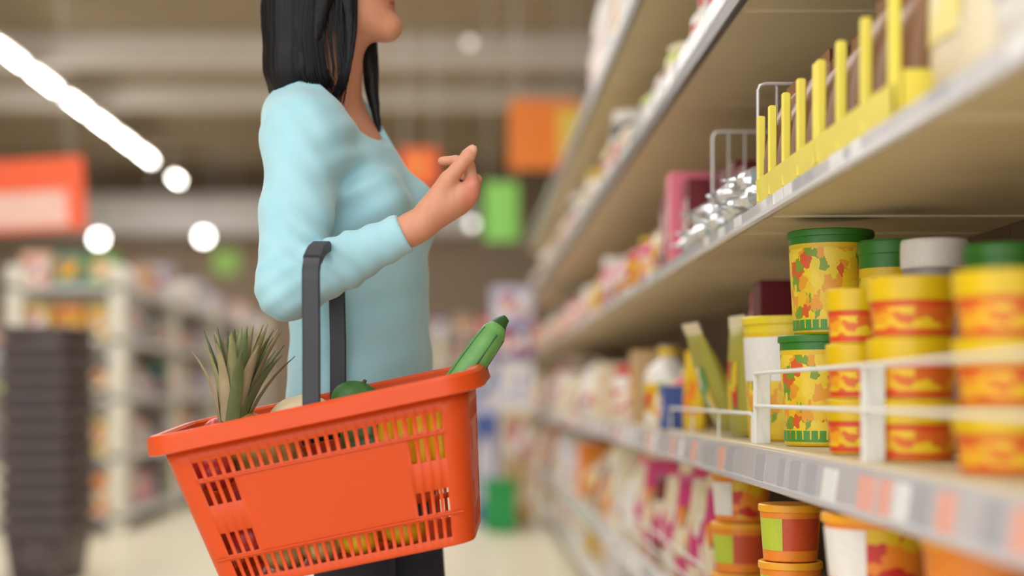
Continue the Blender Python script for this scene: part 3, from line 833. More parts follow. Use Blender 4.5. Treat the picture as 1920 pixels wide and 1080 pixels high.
# ---- what lies in the basket
def pineapple():
    base = P(436, 800, 2.63)
    t = thing('pineapple', 'pineapple with spiky green-brown crown rising from the orange basket', 'pineapple', tuple(base))
    ax = Vector((0.62, 0.02, -0.60)).normalized()
    q = ax.to_track_quat('Z', 'Y').to_matrix()
    L, R = 0.165, 0.052
    nz, na = 10, 12
    m = MB()
    vs = []; fs = []
    prof = lambda s: R * (0.55 + 0.45 * math.sin(PI * min(1, s * 1.02) ** 0.9) ** 0.6) if 0.02 < s < 0.98 else R * 0.45
    rings = []
    for i in range(nz * 4 + 1):
        s = i / (nz * 4)
        ring = []
        for j in range(na * 4):
            a = 2 * PI * j / (na * 4)
            d1 = math.cos((a * 4 + s * PI * 5)); d2 = math.cos((a * 4 - s * PI * 5))
            b = (abs(d1) ** 0.5) * (abs(d2) ** 0.5)
            r = prof(s) * (1 + 0.10 * b)
            ring.append(tuple(q @ Vector((r * math.cos(a), r * math.sin(a), s * L))))
        rings.append(ring)
    m.rings(rings)
    obj('fruit_body', m.mesh('fruit_body', angle=60), mat('pineapple_skin', (158, 112, 48), 0.6, var=0.35, scale=70), t)
    rr = random.Random(5)
    ml = [mat('crown_leaf_a', (138, 138, 94), 0.5, var=0.25, scale=30), mat('crown_leaf_b', (162, 148, 114), 0.5, var=0.25, scale=30), mat('crown_leaf_c', (100, 114, 70), 0.5, var=0.25, scale=30)]
    for i in range(44):
        f = i / 43
        ang = i * 2.39996
        out = 0.62 * (1 - f) ** 0.8 + 0.06 + rr.uniform(-.08, .1)
        Lf = 0.075 + 0.075 * math.sin(PI * (0.25 + 0.6 * f)) + rr.uniform(-0.01, 0.012)
        d = Vector((math.cos(ang), math.sin(ang), 0))
        rings = []; n = 7
        for k in range(n):
            s = k / (n - 1)
            th = out * (0.55 + 0.55 * s)
            rad = 0.010 + 0.014 * (1 - f) + Lf * (math.sin(min(th, 1.3)) * s * 0.62)
            hgt = 0.004 + f * 0.028 + Lf * s * math.cos(min(th, 1.35) * 0.75)
            c = d * rad + Vector((-0.04 * 0 + 0.02 * s, 0, hgt))
            w = 0.0145 * (1 - s) ** 0.75 * (0.75 + 0.6 * s) + 0.0005
            sd = Vector((-d.y, d.x, 0))
            nrm = (Vector((0, 0, 1)) * math.sin(th) - d * math.cos(th)).normalized()
            rings.append([tuple(c - sd * w + nrm * 0.35 * w), tuple(c - nrm * 0.0007), tuple(c + sd * w + nrm * 0.35 * w), tuple(c + nrm * 0.0009)])
        obj('leaf', MB().rings(rings).mesh('leaf', angle=50), ml[i % 3], t)
pineapple()
def zucchini():
    a = P(842, 742, 2.63); b = P(934, 612, 2.66)
    t = thing('cucumber', 'long green cucumber leaning out over the basket rim', 'cucumber', tuple(a))
    v = Vector(b) - Vector(a)
    st = Vector((-0.35 * v.x, 0, -0.35 * v.z))
    pts = [st * 0.9 + v * 0, Vector((0, 0, 0)), v * 0.35, v * 0.7, v * 0.92, v * 1.0]
    m = MB().tube([tuple(p) for p in pts], [0.022, 0.024, 0.0245, 0.0235, 0.021, 0.015], 18)
    obj('flesh', m.mesh('flesh'), mat('cucumber_skin', (104, 160, 84), 0.4, var=0.22, scale=45, bump=0.2), t)
    e = v.normalized()
    for k in range(5):
        an = 2 * PI * k / 5
        side = Vector((math.cos(an) * e.z, math.sin(an), -math.cos(an) * e.x))
        obj('dark_ridge', MB().tube([tuple(v * 0.05 + side * 0.0232), tuple(v * 0.5 + side * 0.0236), tuple(v * 0.9 + side * 0.0208)], 0.0022, 6).mesh('dark_ridge'), mat('cucumber_dark', (44, 84, 42), 0.4, var=0.15), t)
    obj('stem_end', MB().tube([tuple(v), tuple(v * 1.06), tuple(v * 1.12 + Vector((0.004, 0, 0)))], [0.0155, 0.012, 0.007], 12).mesh('stem_end'), mat('cucumber_dark', (44, 84, 42)), t)
zucchini()
def blob(name, label, cat, loc, rx, ry, rz, m, rough=0.0, rot=(0, 0, 0), seed=1, stem=None, parts=()):
    rr = np.random.RandomState(seed)
    t = thing(name, label, cat, tuple(loc), rot)
    rings = []; n = 20
    ph = rr.rand(6) * 6
    for i in range(1, 14):
        th = PI * i / 14
        ring = []
        for j in range(n):
            a = 2 * PI * j / n
            k = 1 + rough * (math.sin(3 * a + ph[0]) * math.sin(2 * th + ph[1]) + 0.5 * math.sin(5 * a + ph[2] + 3 * th))
            ring.append((rx * k * math.sin(th) * math.cos(a), ry * k * math.sin(th) * math.sin(a), -rz * k * math.cos(th)))
        rings.append(ring)
    obj('flesh', MB().rings(rings).mesh('flesh', angle=60), m, t)
    if stem:
        obj('stem', MB().tube([(0, 0, rz * 0.9), (0.003, 0, rz * 1.15)], [0.004, 0.003], 8).mesh('stem'), stem, t)
    return t
M_av = mat('avocado_skin', (66, 112, 52), 0.5, var=0.35, scale=60, bump=0.4)
M_stem = mat('stem_brown', (92, 72, 40), 0.7)
blob('avocado', 'dark green bumpy avocado beside the basket\'s far handle bar', 'avocado', bl(0.045, 0.075, -0.022), 0.045, 0.034, 0.034, M_av, 0.03, (0, 0.3, 0.2), 3, M_stem)
blob('bread_roll', 'pale cream bread roll beside the pineapple in the basket', 'bread roll', bl(-0.050, 0.045, -0.026), 0.055, 0.045, 0.036, mat('bread_crust', (240, 212, 172), 0.6, var=0.15, scale=20, bump=0.3), 0.02, (0, -0.2, 0.3), 5, None)
M_apple = mat('apple_red', (188, 48, 44), 0.3, var=0.3, scale=14)
for i, (x, y, z, w) in enumerate([(-0.185, 0.03, -0.032, 'at the basket\'s raised corner beside the crown'), (-0.185, -0.075, -0.075, 'behind the upper slots under the crown'), (-0.165, 0.04, -0.15, 'deeper under the pineapple crown'), (-0.150, -0.075, -0.19, 'behind the lower slots under the crown')]):
    blob('apple', 'red apple %s' % w, 'apple', bl(x, y, z), 0.036, 0.036, 0.034, M_apple, 0.015, (0.2 * i, 0.1, 0), 10 + i, M_stem)['group'] = 'red apples in the basket'
M_lemon = mat('lemon_skin', (238, 196, 30), 0.45, var=0.08, scale=40, bump=0.2)
for i, (x, y, z, w) in enumerate([(0.02, -0.085, -0.226, 'low in the basket below the plain panel'), (0.095, -0.08, -0.226, 'low in the basket below the bananas'), (0.06, -0.02, -0.224, 'deep in the basket behind the other two')]):
    blob('lemon', 'yellow lemon %s' % w, 'lemon', bl(x, y, z), 0.036, 0.029, 0.029, M_lemon, 0.01, (0, 0.2, 0.3 * i), 20 + i, M_stem)['group'] = 'lemons in the basket'
M_pot = mat('potato_skin', (196, 158, 98), 0.7, var=0.2, scale=30)
for i, (x, y, z, w) in enumerate([(-0.105, -0.08, -0.228, 'nearer the apples'), (-0.04, -0.085, -0.228, 'nearer the lemons')]):
    blob('potato', 'tan potato behind the bottom slots, %s' % w, 'potato', bl(x, y, z), 0.038, 0.030, 0.027, M_pot, 0.05, (0, 0.1, 0.5 * i), 30 + i, None)['group'] = 'potatoes in the basket'
def bananas():
    base = bl(0.0, 0.0, 0.0)
    t = thing('banana_bunch', 'bunch of yellow bananas behind the basket slots under the cucumber', 'bananas', tuple(base), tuple(brot))
    mb = mat('banana_skin', (246, 190, 24), 0.45, var=0.08, scale=20)
    for k in range(4):
        pts = []; rs = []
        for i in range(11):
            s = i / 10
            pts.append((0.190 - k * 0.027 - 0.012 * s, -0.112 + 0.014 * s + 0.03 * (2 * s - 1) ** 2 * (1 - s), -0.038 - 0.13 * s))
            rs.append(0.0175 * (0.35 + 0.65 * math.sin(PI * min(0.97, max(0.05, s))) ** 0.45))
        b = obj('banana', MB().tube(pts, rs, 8).mesh('banana', angle=60), mb, t)
        obj('tip', MB().tube([pts[-1], tuple(np.array(pts[-1]) + (np.array(pts[-1]) - np.array(pts[-2])) * 0.5)], [0.006, 0.003], 8).mesh('tip'), M_stem, b)
    obj('crown_stem', MB().tube([(0.195, -0.080, -0.035), (0.15, -0.075, -0.024), (0.105, -0.080, -0.035)], [0.008, 0.011, 0.008], 8).mesh('crown_stem'), mb, t)
bananas()
# dark lettuce-green pepper filling the middle
blob('green_pepper', 'green pepper in the middle of the basket behind the slots', 'pepper', bl(0.07, -0.07, -0.085), 0.05, 0.045, 0.04, mat('pepper_green', (70, 92, 36), 0.3, var=0.2), 0.06, (0, 0.4, 0), 41, M_stem)

# ---- stack of dark baskets standing on the hall floor
M_dk = mat('dark_basket', (92, 80, 80), 0.5, var=0.1)
for i in range(13):
    z = 0.268 + i * 0.073
    n = 12 - i
    t = thing('shopping_basket', 'dark grey shopping basket in the tall nested stack, %s from the top' % ORD[n], 'basket', (-1.90, 7.3, z), (0, 0, PI / 2 + 0.03 * math.sin(i * 2.1)), 'nested dark shopping baskets')
    obj('basket_body', BODY, M_dk, t)
    obj('rim', RIM, M_dk, t)
# ------------------------------------------------------------------ the woman: bodies grown from smooth distance fields
class Pr:
    __slots__ = ('fn', 'c', 'r', 'k', 'op')
    def __init__(s, fn, c, r, k=0.01, op='u'):
        s.fn, s.c, s.r, s.k, s.op = fn, np.array(c, float), r, k, op
def cone(a, b, r1, r2, k=0.01, op='u'):
    a = np.array(a, float); b = np.array(b, float); ba = b - a; L2 = ba @ ba
    def fn(p):
        t = np.clip(((p - a) @ ba) / L2, 0, 1)
        return np.linalg.norm(p - a - t[:, None] * ba, axis=1) - (r1 + (r2 - r1) * t)
    return Pr(fn, (a + b) / 2, math.sqrt(L2) / 2 + max(r1, r2), k, op)
def ell(c, rad, k=0.01, op='u', axes=None):
    c = np.array(c, float); rad = np.array(rad, float)
    A = np.eye(3) if axes is None else np.array(axes, float)
    def fn(p):
        q = (p - c) @ A.T
        k0 = np.linalg.norm(q / rad, axis=1); k1 = np.linalg.norm(q / rad ** 2, axis=1) + 1e-9
        return k0 * (k0 - 1) / k1
    return Pr(fn, c, rad.max(), k, op)
def chain(pts, rs, k=0.01):
    return [cone(pts[i], pts[i + 1], rs[i], rs[i + 1], k) for i in range(len(pts) - 1)]
YAW = math.radians(25)
Fd = np.array([math.cos(YAW), -math.sin(YAW), 0]); Rd = np.array([-math.sin(YAW), -math.cos(YAW), 0])
YT = 2.945
def zt(v, Y=YT): return H + (VPV - v) * Y / FPX
def loft(tab, k=0.02):
    """tab rows (v, u, a, b): elliptical sections of the torso"""
    tab = sorted([(zt(v), (u - VPU) * YT / FPX, a, b) for v, u, a, b in tab])
    Z = np.array([t[0] for t in tab]); X = np.array([t[1] for t in tab]); A = np.array([t[2] for t in tab]); B = np.array([t[3] for t in tab])
    zz = np.linspace(Z[0], Z[-1], 200)
    def sm(V):
        y = np.interp(zz, Z, V); kk = np.ones(19) / 19
        yp = np.concatenate([np.full(9, y[0]), y, np.full(9, y[-1])])
        return np.convolve(yp, kk, 'valid')
    Xs, As, Bs = sm(X), sm(A), sm(B)
    def fn(p):
        z = p[:, 2]
        cx = np.interp(z, zz, Xs); a = np.interp(z, zz, As); b = np.interp(z, zz, Bs)
        dx = p[:, 0] - cx; dy = p[:, 1] - YT
        qa = dx * Fd[0] + dy * Fd[1]; qb = dx * Rd[0] + dy * Rd[1]
        m = np.sqrt((qa / a) ** 2 + (qb / b) ** 2)
        d = (m - 1) * np.minimum(a, b)
        return np.maximum(d, np.maximum(z - Z[-1], Z[0] - z))
    c = np.array([X.mean(), YT, (Z[0] + Z[-1]) / 2])
    return Pr(fn, c, (Z[-1] - Z[0]) / 2 + 0.25, k)
def evalf(prims, p, disp=None):
    d = np.full(len(p), 1.0)
    for q in prims:
        e = q.fn(p)
        if q.op == 'u':
            h = np.clip(0.5 + 0.5 * (e - d) / q.k, 0, 1)
            d = e * (1 - h) + d * h - q.k * h * (1 - h)
        else:
            d = np.maximum(d, -e)
    return d
def grow(prims, lo, hi, h, disp=None, B=20):
    lo = np.array(lo, float); n = np.ceil((np.array(hi) - lo) / h).astype(int)
    n = ((n + B - 1) // B) * B + 1
    F = np.ones(n, np.float32)
    hd = B * h * 0.87
    for bi in range(0, n[0] - 1, B):
        for bj in range(0, n[1] - 1, B):
            for bk in range(0, n[2] - 1, B):
                o = lo + np.array([bi, bj, bk]) * h; c = o + B * h / 2
                rel = [q for q in prims if np.linalg.norm(c - q.c) - q.r < hd + 0.03]
                if not any(q.op == 'u' for q in rel): continue
                dc = evalf(rel, c[None])[0]
                if abs(dc) > hd * 1.6 + 0.02 and dc < 0 or dc > hd * 2.2 + 0.02:
                    F[bi:bi + B + 1, bj:bj + B + 1, bk:bk + B + 1] = dc
                    continue
                g = np.stack(np.meshgrid(*[o[a] + h * np.arange(B + 1) for a in range(3)], indexing='ij'), -1).reshape(-1, 3)
                d = evalf(rel, g)
                if disp is not None: d = d + disp(g)
                F[bi:bi + B + 1, bj:bj + B + 1, bk:bk + B + 1] = d.reshape(B + 1, B + 1, B + 1)
    S = F < 0
    cs = np.zeros(tuple(n - 1), np.uint8)
    for a in (0, 1):
        for b in (0, 1):
            for c in (0, 1):
                cs += S[a:n[0] - 1 + a, b:n[1] - 1 + b, c:n[2] - 1 + c]
    act = np.argwhere((cs > 0) & (cs < 8))
    idx = -np.ones(tuple(n - 1), np.int64); idx[tuple(act.T)] = np.arange(len(act))
    acc = np.zeros((len(act), 3)); cnt = np.zeros(len(act))
    cor = [np.array(x) for x in np.ndindex(2, 2, 2)]
    for i in range(8):
        for j in range(i + 1, 8):
            if np.abs(cor[i] - cor[j]).sum() != 1: continue
            f0 = F[tuple((act + cor[i]).T)]; f1 = F[tuple((act + cor[j]).T)]
            m = (f0 < 0) != (f1 < 0)
            t = np.where(m, f0 / np.where(m, f0 - f1, 1), 0)
            acc += np.where(m[:, None], cor[i] + t[:, None] * (cor[j] - cor[i]), 0); cnt += m
    V = lo + (act + acc / cnt[:, None]) * h
    quads = []
    for ax in range(3):
        a1, a2 = (ax + 1) % 3, (ax + 2) % 3
        s0 = [slice(None)] * 3; s1 = [slice(None)] * 3
        s0[ax] = slice(0, n[ax] - 1); s1[ax] = slice(1, n[ax])
        A_, B_ = S[tuple(s0)], S[tuple(s1)]
        e = np.argwhere(A_ != B_)
        e = e[(e[:, a1] > 0) & (e[:, a2] > 0) & (e[:, a1] < n[a1] - 1) & (e[:, a2] < n[a2] - 1)]
        if len(e) == 0: continue
        flip = ~A_[tuple(e.T)]
        d1 = np.zeros(3, int); d1[a1] = 1; d2 = np.zeros(3, int); d2[a2] = 1
        q = np.stack([idx[tuple((e - d1 - d2).T)], idx[tuple((e - d2).T)], idx[tuple(e.T)], idx[tuple((e - d1).T)]], 1)
        q[flip] = q[flip][:, ::-1]
        quads.append(q)
    Q = np.concatenate(quads)
    return V, Q[(Q >= 0).all(1)]
def to_mesh(name, V, Q, cols=None):
    # one light smoothing pass of the surface
    N = len(V); acc = np.zeros((N, 3)); c = np.zeros(N)
    for i in range(4):
        a, b = Q[:, i], Q[:, (i + 1) % 4]
        np.add.at(acc, a, V[b]); np.add.at(c, a, 1)
    V = V * 0.5 + 0.5 * acc / np.maximum(c, 1)[:, None]
    me = bpy.data.meshes.new(name)
    me.vertices.add(N); me.vertices.foreach_set('co', V.astype(np.float32).ravel())
    me.loops.add(Q.size); me.loops.foreach_set('vertex_index', Q.astype(np.int32).ravel())
    me.polygons.add(len(Q)); me.polygons.foreach_set('loop_start', np.arange(0, Q.size, 4, dtype=np.int32))
    me.update(calc_edges=True); me.validate()
    me.polygons.foreach_set('use_smooth', [True] * len(me.polygons))
    if cols is not None:
        at_ = me.color_attributes.new('tint', 'FLOAT_COLOR', 'POINT')
        at_.data.foreach_set('color', np.concatenate([cols(V), np.ones((N, 1))], 1).astype(np.float32).ravel())
    me.materials.append(None)
    return me

# joints (right arm towards the camera)
SH = P(571, 258, 2.80); EL = P(541, 540, 2.655); WR = P(776, 428, 2.63)
cT = lambda u, v: P(u, v, YT)
LSH = cT(600, 250) - 0.125 * Rd - 0.02 * Fd
LEL = LSH + np.array([-0.02, 0.03, -0.28]); LWR = LEL + np.array([0.03, -0.02, -0.235])
TOR = [(135, 622, .050, .055), (165, 606, .058, .080), (188, 600, .068, .118), (212, 600, .078, .136), (255, 612, .094, .142), (320, 638, .108, .145), (400, 664, .114, .143),
       (500, 674, .104, .130), (600, 676, .104, .135), (700, 678, .112, .155), (780, 680, .112, .165), (850, 682, .100, .160)]
def infl(tab, e): return [(v, u, a + e, b + e) for v, u, a, b in tab]
bN = cT(664, 398) + 0.082 * Fd + 0.068 * Rd; bF = cT(664, 398) + 0.082 * Fd - 0.068 * Rd
# ---------------- skin
YH = 2.925
Q_ = lambda u, v, dy=0: P(u, v, YH + dy)
skin = [loft(TOR, 0.02), ell(bN, (.048, .05, .05), .03), ell(bF, (.045, .045, .05), .03)]
skin += [cone(cT(612, 190), Q_(640, 40), .054, .050, .02)]                       # neck
skin += [ell(Q_(628, -62), (.096, .076, .102), .02), ell(Q_(684, -8), (.052, .052, .082), .03)]   # skull, face
skin += [cone(Q_(652, 22, -.034), Q_(722, 50, -.010), .026, .024, .02), cone(Q_(652, 22, .034), Q_(722, 50, .010), .026, .024, .02)]  # jaw
skin += [ell(Q_(729, 52), (.024, .022, .022), .012)]                              # chin
skin += [ell(Q_(727, 4), (.014, .020, .0075), .006), ell(Q_(728.5, 17), (.0125, .018, .0075), .005)]      # lips
skin += [cone(Q_(730, -70), Q_(756, -32), .009, .013, .012), ell(Q_(742, -27, -.011), (.010, .008, .008), .006), ell(Q_(742, -27, .011), (.010, .008, .008), .006)]  # nose
skin += [cone(Q_(728, -92, -.036), Q_(732, -92, .036), .012, .012, .02)]          # brow
for s in (-1, 1):
    skin += [ell(Q_(714, -74, s * .031), (.014, .015, .011), .004), ell(Q_(700, -35, s * .034), (.026, .02, .026), .02)]
    skin += [ell(Q_(622, -45, s * .078), (.017, .006, .030), .004), cone(Q_(612, -75, s * .083), Q_(630, -75, s * .080), .006, .005, .003)]
skin += [cone(SH, EL, .055, .040, .02), cone(EL, WR, .040, .0255, .012)]
skin += [cone(LSH, LEL, .050, .038, .02), cone(LEL, LWR, .038, .025, .012)]
# right hand: back towards the camera, thumb up, fingers curled away
YHd = 2.62
h_ = lambda u, v, dy=0: P(u, v, YHd + dy)
W0 = h_(790, 419, .004)
hk = .006
skin += [cone(WR, W0, .0255, .026, .012)]
mcp = [h_(886, 347, -.010), h_(884, 364, -.006), h_(876, 378, .004), h_(863, 388, .014)]
base = [h_(806, 398, -.004), h_(803, 408, -.002), h_(800, 416, .004), h_(797, 422, .010)]
for b_, m_ in zip(base, mcp): skin.append(cone(b_, m_, .0175, .0122, .012))
skin.append(cone(h_(812, 398, .010), h_(848, 362, .016), .017, .018, .012))
pipp = [h_(880, 312, .016), h_(893, 338, .024), h_(886, 362, .036), h_(868, 380, .042)]
dipp = [h_(856, 301, .036), h_(862, 325, .050), h_(856, 352, .058), h_(842, 374, .058)]
tipp = [h_(829, 302, .040), h_(836, 330, .056), h_(834, 360, .056), h_(824, 382, .052)]
for i in range(4):
    r = (.0100, .0102, .0096, .0085)[i]
    skin += [cone(mcp[i], pipp[i], .0118, r, .004), cone(pipp[i], dipp[i], r, r * .88, .003), cone(dipp[i], tipp[i], r * .88, r * .78, .003)]
th = [h_(806, 392, .0), h_(840, 338, -.012), h_(868, 304, -.016), h_(886, 281, -.014)]
skin += [cone(th[0], th[1], .020, .0150, .012), cone(th[1], th[2], .0142, .0112, .004), cone(th[2], th[3], .0112, .0090, .003), ell((th[2] + th[3]) / 2 + np.array([0.001, -.001, 0]), (.0125, .011, .0125), .004)]
# left hand hanging
skin += [ell(LWR + np.array([.01, 0, -.05]), (.03, .018, .05), .015)]
for i in range(4): skin += chain([LWR + np.array([-.014 + i * .014, 0, -.085]), LWR + np.array([-.016 + i * .017, -.006, -.125]), LWR + np.array([-.014 + i * .016, -.022, -.155])], [.0095, .009, .007], .004)
skin += chain([LWR + np.array([.03, -.005, -.03]), LWR + np.array([.052, -.014, -.07]), LWR + np.array([.054, -.02, -.1])], [.013, .0105, .008], .006)
# legs inside the trousers
HIPc = cT(682, 800)
legs = []
for s, kx in ((1, 0.0), (-1, 0.02)):
    hp_ = HIPc + s * .085 * Rd; kn = hp_ + np.array([.035 + kx, 0, -.37]); an = np.array([kn[0] - .02, kn[1], .09])
    legs.append((hp_, kn, an)); skin += [cone(hp_, kn, .080, .052, .02), cone(kn, an, .050, .036, .02)]
    skin += [cone(an, an + Fd * .11 - np.array([0, 0, .052]), .034, .024, .02)]
lo = np.minimum(EL, HIPc) - 0.14; 
V, Q = grow(skin, (-.48, 2.55, 0.0), (.12, 3.16, 1.76), .0033)
def skin_cols(V):
    c = np.tile(np.array(lin((208, 143, 112))[:3]), (len(V), 1))
    def paint(p, r, col, amt):
        w = np.clip(1 - np.linalg.norm((V - p) / np.array(r), axis=1), 0, 1)[:, None]
        w = np.clip(w * 2.5, 0, 1) * amt
        c[:] = c * (1 - w) + np.array(lin(col)[:3]) * w
    paint(Q_(734, 3), (.022, .034, .012), (184, 96, 86), .8); paint(Q_(735, 18), (.022, .032, .012), (186, 98, 88), .8)
    paint(Q_(738, 10.5), (.02, .032, .0035), (120, 60, 52), .8)
    for m_ in mcp: paint(m_ + np.array([0, -.01, 0]), (.02, .02, .02), (206, 120, 100), .5)
    for s in (-1, 1):
        paint(Q_(722, -74, s * .031), (.02, .016, .008), (240, 236, 230), 1); paint(Q_(727, -74, s * .031), (.012, .007, .007), (50, 34, 26), 1)
    paint(th[3] + np.array([.004, -.008, .002]), (.008, .006, .010), (232, 180, 160), .8)
    return c
M_skin = bpy.data.materials.new('skin'); M_skin.use_nodes = True
nt = M_skin.node_tree; b = nt.nodes['Principled BSDF']
ca = nt.nodes.new('ShaderNodeAttribute'); ca.attribute_name = 'tint'
nz = nt.nodes.new('ShaderNodeTexNoise'); nz.inputs['Scale'].default_value = 45
mx = nt.nodes.new('ShaderNodeMix'); mx.data_type = 'RGBA'; mx.blend_type = 'MULTIPLY'; mx.inputs[0].default_value = 1
rp = nt.nodes.new('ShaderNodeMapRange'); rp.inputs['To Min'].default_value = .88; rp.inputs['To Max'].default_value = 1.08
nt.links.new(nz.outputs['Fac'], rp.inputs['Value']); nt.links.new(ca.outputs['Color'], mx.inputs[6]); nt.links.new(rp.outputs[0], mx.inputs[7])
nt.links.new(mx.outputs[2], b.inputs['Base Color'])
b.inputs['Roughness'].default_value = .5; b.inputs['Subsurface Weight'].default_value = .12
b.inputs['Subsurface Radius'].default_value = (1, .35, .2); b.inputs['Subsurface Scale'].default_value = .006
person = obj('person', to_mesh('person', V, Q, skin_cols), M_skin)
tag(person, 'dark-haired person in a pale aqua sweater carrying the orange basket on one arm', 'person')

# ---------------- sweater
SW = infl(TOR, .011)
SW = [r for r in SW if 140 < r[0] < 790]
SW = [(v, u, a + (.008 if 430 < v < 650 else 0), b_) for v, u, a, b_ in SW]
sw = [loft(SW, .02), ell(bN, (.058, .060, .062), .035), ell(bF, (.054, .055, .062), .035)]
sw += [ell(SH + np.array([0.006, 0.01, -.004]), (.070, .066, .068), .05), cone(SH, SH * .45 + EL * .55, .067, .060, .04), cone(SH * .45 + EL * .55, EL, .060, .053, .02)]
sw += [cone(SH + np.array([.015, .03, .012]), cT(606, 204) + .03 * Rd, .048, .050, .03)]
CU = P(758, 437, 2.632)
sw += [cone(EL, EL * .5 + CU * .5, .052, .0425, .014), cone(EL * .5 + CU * .5, CU + (WR - EL) * .25, .0425, .028, .014)]
sw += [cone(LSH, LEL, .060, .050, .03), cone(LEL, LEL * .3 + LWR * .7, .050, .036, .014)]
nrm_c = (WR - EL) / np.linalg.norm(WR - EL)
def cut_cuff(p):   # beyond the cuff, near the right forearm only
    q = p - CU
    return np.maximum(-(q @ nrm_c), np.linalg.norm(q, axis=1) - .10)
sw.append(Pr(cut_cuff, CU, .12, 0, 's'))
n0 = cT(606, 166); nf = cT(612, 0)
pa = np.array([-.035, zt(160)]); pb = np.array([.110, zt(274)])
dirn = (pb - pa) / np.linalg.norm(pb - pa); nn = np.array([-dirn[1], dirn[0]])
cx0 = cT(612, 200)[0]
def cut_neck(p):
    dx = p[:, 0] - cx0; dy = p[:, 1] - YT
    qa = dx * Fd[0] + dy * Fd[1]; qb = dx * Rd[0] + dy * Rd[1]
    d = (qa - pa[0]) * nn[0] + (p[:, 2] - pa[1]) * nn[1]
    return np.maximum(-(d - 0.9 * np.maximum(0, np.abs(qb) - .055)), np.abs(qb) - .16)
sw.append(Pr(cut_neck, cT(640, 160), .3, 0, 's'))
crook = P(610, 480, 2.63); arm_d = (EL - SH) / np.linalg.norm(EL - SH)
armpit = P(648, 330, 2.82)
def folds(p):
    d = np.zeros(len(p))
    q = p - crook; r2 = (q ** 2).sum(1)
    s = q[:, 0] * .55 + q[:, 2] * .83
    d += .0042 * np.exp(-r2 / .062 ** 2) * np.sin(s * 190 + 12 * q[:, 0])
    q = p - EL; d += .0030 * np.exp(-(q ** 2).sum(1) / .055 ** 2) * np.sin(q[:, 2] * 170 - q[:, 0] * 110)
    q = p - (SH * .5 + EL * .5); d += .0022 * np.exp(-(q ** 2).sum(1) / .10 ** 2) * np.sin(q[:, 2] * 70 + q[:, 0] * 60 + 1)
    q = p - armpit; d += .0055 * np.exp(-(q ** 2).sum(1) / .085 ** 2) * np.sin((q[:, 0] * .5 - q[:, 2] * .85) * 120 + .5)
    q = p - SH; d += .0022 * np.exp(-(q ** 2).sum(1) / .09 ** 2) * np.sin(q[:, 0] * 95 + q[:, 2] * 70)
    t = np.clip((1.12 - p[:, 2]) / .12, 0, 1)
    d += .0012 * t * np.sin(p[:, 2] * 38 + p[:, 0] * 34 + 2.5 * np.sin(p[:, 0] * 14)) 
    d += .0010 * t * np.sin(p[:, 2] * 85 - p[:, 0] * 30)
    fa = np.clip(((p - EL) @ nrm_c) / .2, 0, 1)
    near = np.exp(-np.clip(p[:, 1] - 2.70, 0, 1) ** 2 / .03 ** 2)
    d += .0014 * fa * near * np.sin(((p - EL) @ nrm_c) * 140 + p[:, 2] * 40)
    return d
V, Q = grow(sw, (-.48, 2.56, 0.70), (.12, 3.20, 1.46), .0036, folds)
M_sw = bpy.data.materials.new('aqua_knit'); M_sw.use_nodes = True
nt = M_sw.node_tree; b = nt.nodes['Principled BSDF']
tc = nt.nodes.new('ShaderNodeTexCoord'); nz = nt.nodes.new('ShaderNodeTexNoise'); nz.inputs['Scale'].default_value = 14
nt.links.new(tc.outputs['Object'], nz.inputs['Vector'])
mx = nt.nodes.new('ShaderNodeMix'); mx.data_type = 'RGBA'; mx.inputs[6].default_value = lin((146, 198, 210)); mx.inputs[7].default_value = lin((172, 213, 223))
nt.links.new(nz.outputs['Fac'], mx.inputs[0]); nt.links.new(mx.outputs[2], b.inputs['Base Color'])
wv = nt.nodes.new('ShaderNodeTexWave'); wv.inputs['Scale'].default_value = 150; wv.inputs['Distortion'].default_value = .5
nt.links.new(tc.outputs['Object'], wv.inputs['Vector'])
bp = nt.nodes.new('ShaderNodeBump'); bp.inputs['Strength'].default_value = .12; bp.inputs['Distance'].default_value = .001
nt.links.new(wv.outputs['Fac'], bp.inputs['Height']); nt.links.new(bp.outputs[0], b.inputs['Normal'])
b.inputs['Roughness'].default_value = .85; b.inputs['Sheen Weight'].default_value = .35
sweater = obj('sweater', to_mesh('sweater', V, Q), M_sw, person)

# ---------------- trousers and shoes
tr = [ell(HIPc + np.array([0, 0, .0]), (.118, .150, .11), .03)]
for hp_, kn, an in legs:
    tr += [cone(hp_, kn, .094, .064, .02), cone(kn, an + np.array([0, 0, -.01]), .062, .048, .02)]
V, Q = grow(tr, (-.50, 2.66, 0.04), (.2, 3.26, .93), .006)
obj('trousers', to_mesh('trousers', V, Q), mat('navy_denim', (34, 36, 52), .8, var=.2, scale=60), person)
for i, (hp_, kn, an) in enumerate(legs):
    c0 = np.array([an[0], an[1], .04])
    V, Q = grow([cone(c0, c0 + Fd * .13 - np.array([0, 0, .012]), .04, .032, .02), cone(c0, c0 + np.array([0, 0, .05]), .042, .040, .02)], c0 - np.array([.1, .15, .06]), c0 + np.array([.24, .13, .14]), .006)
    V[:, 2] = np.maximum(V[:, 2], .001)
    obj('shoe', to_mesh('shoe', V, Q), mat('shoe_black', (38, 36, 38), .5, var=.1), person)

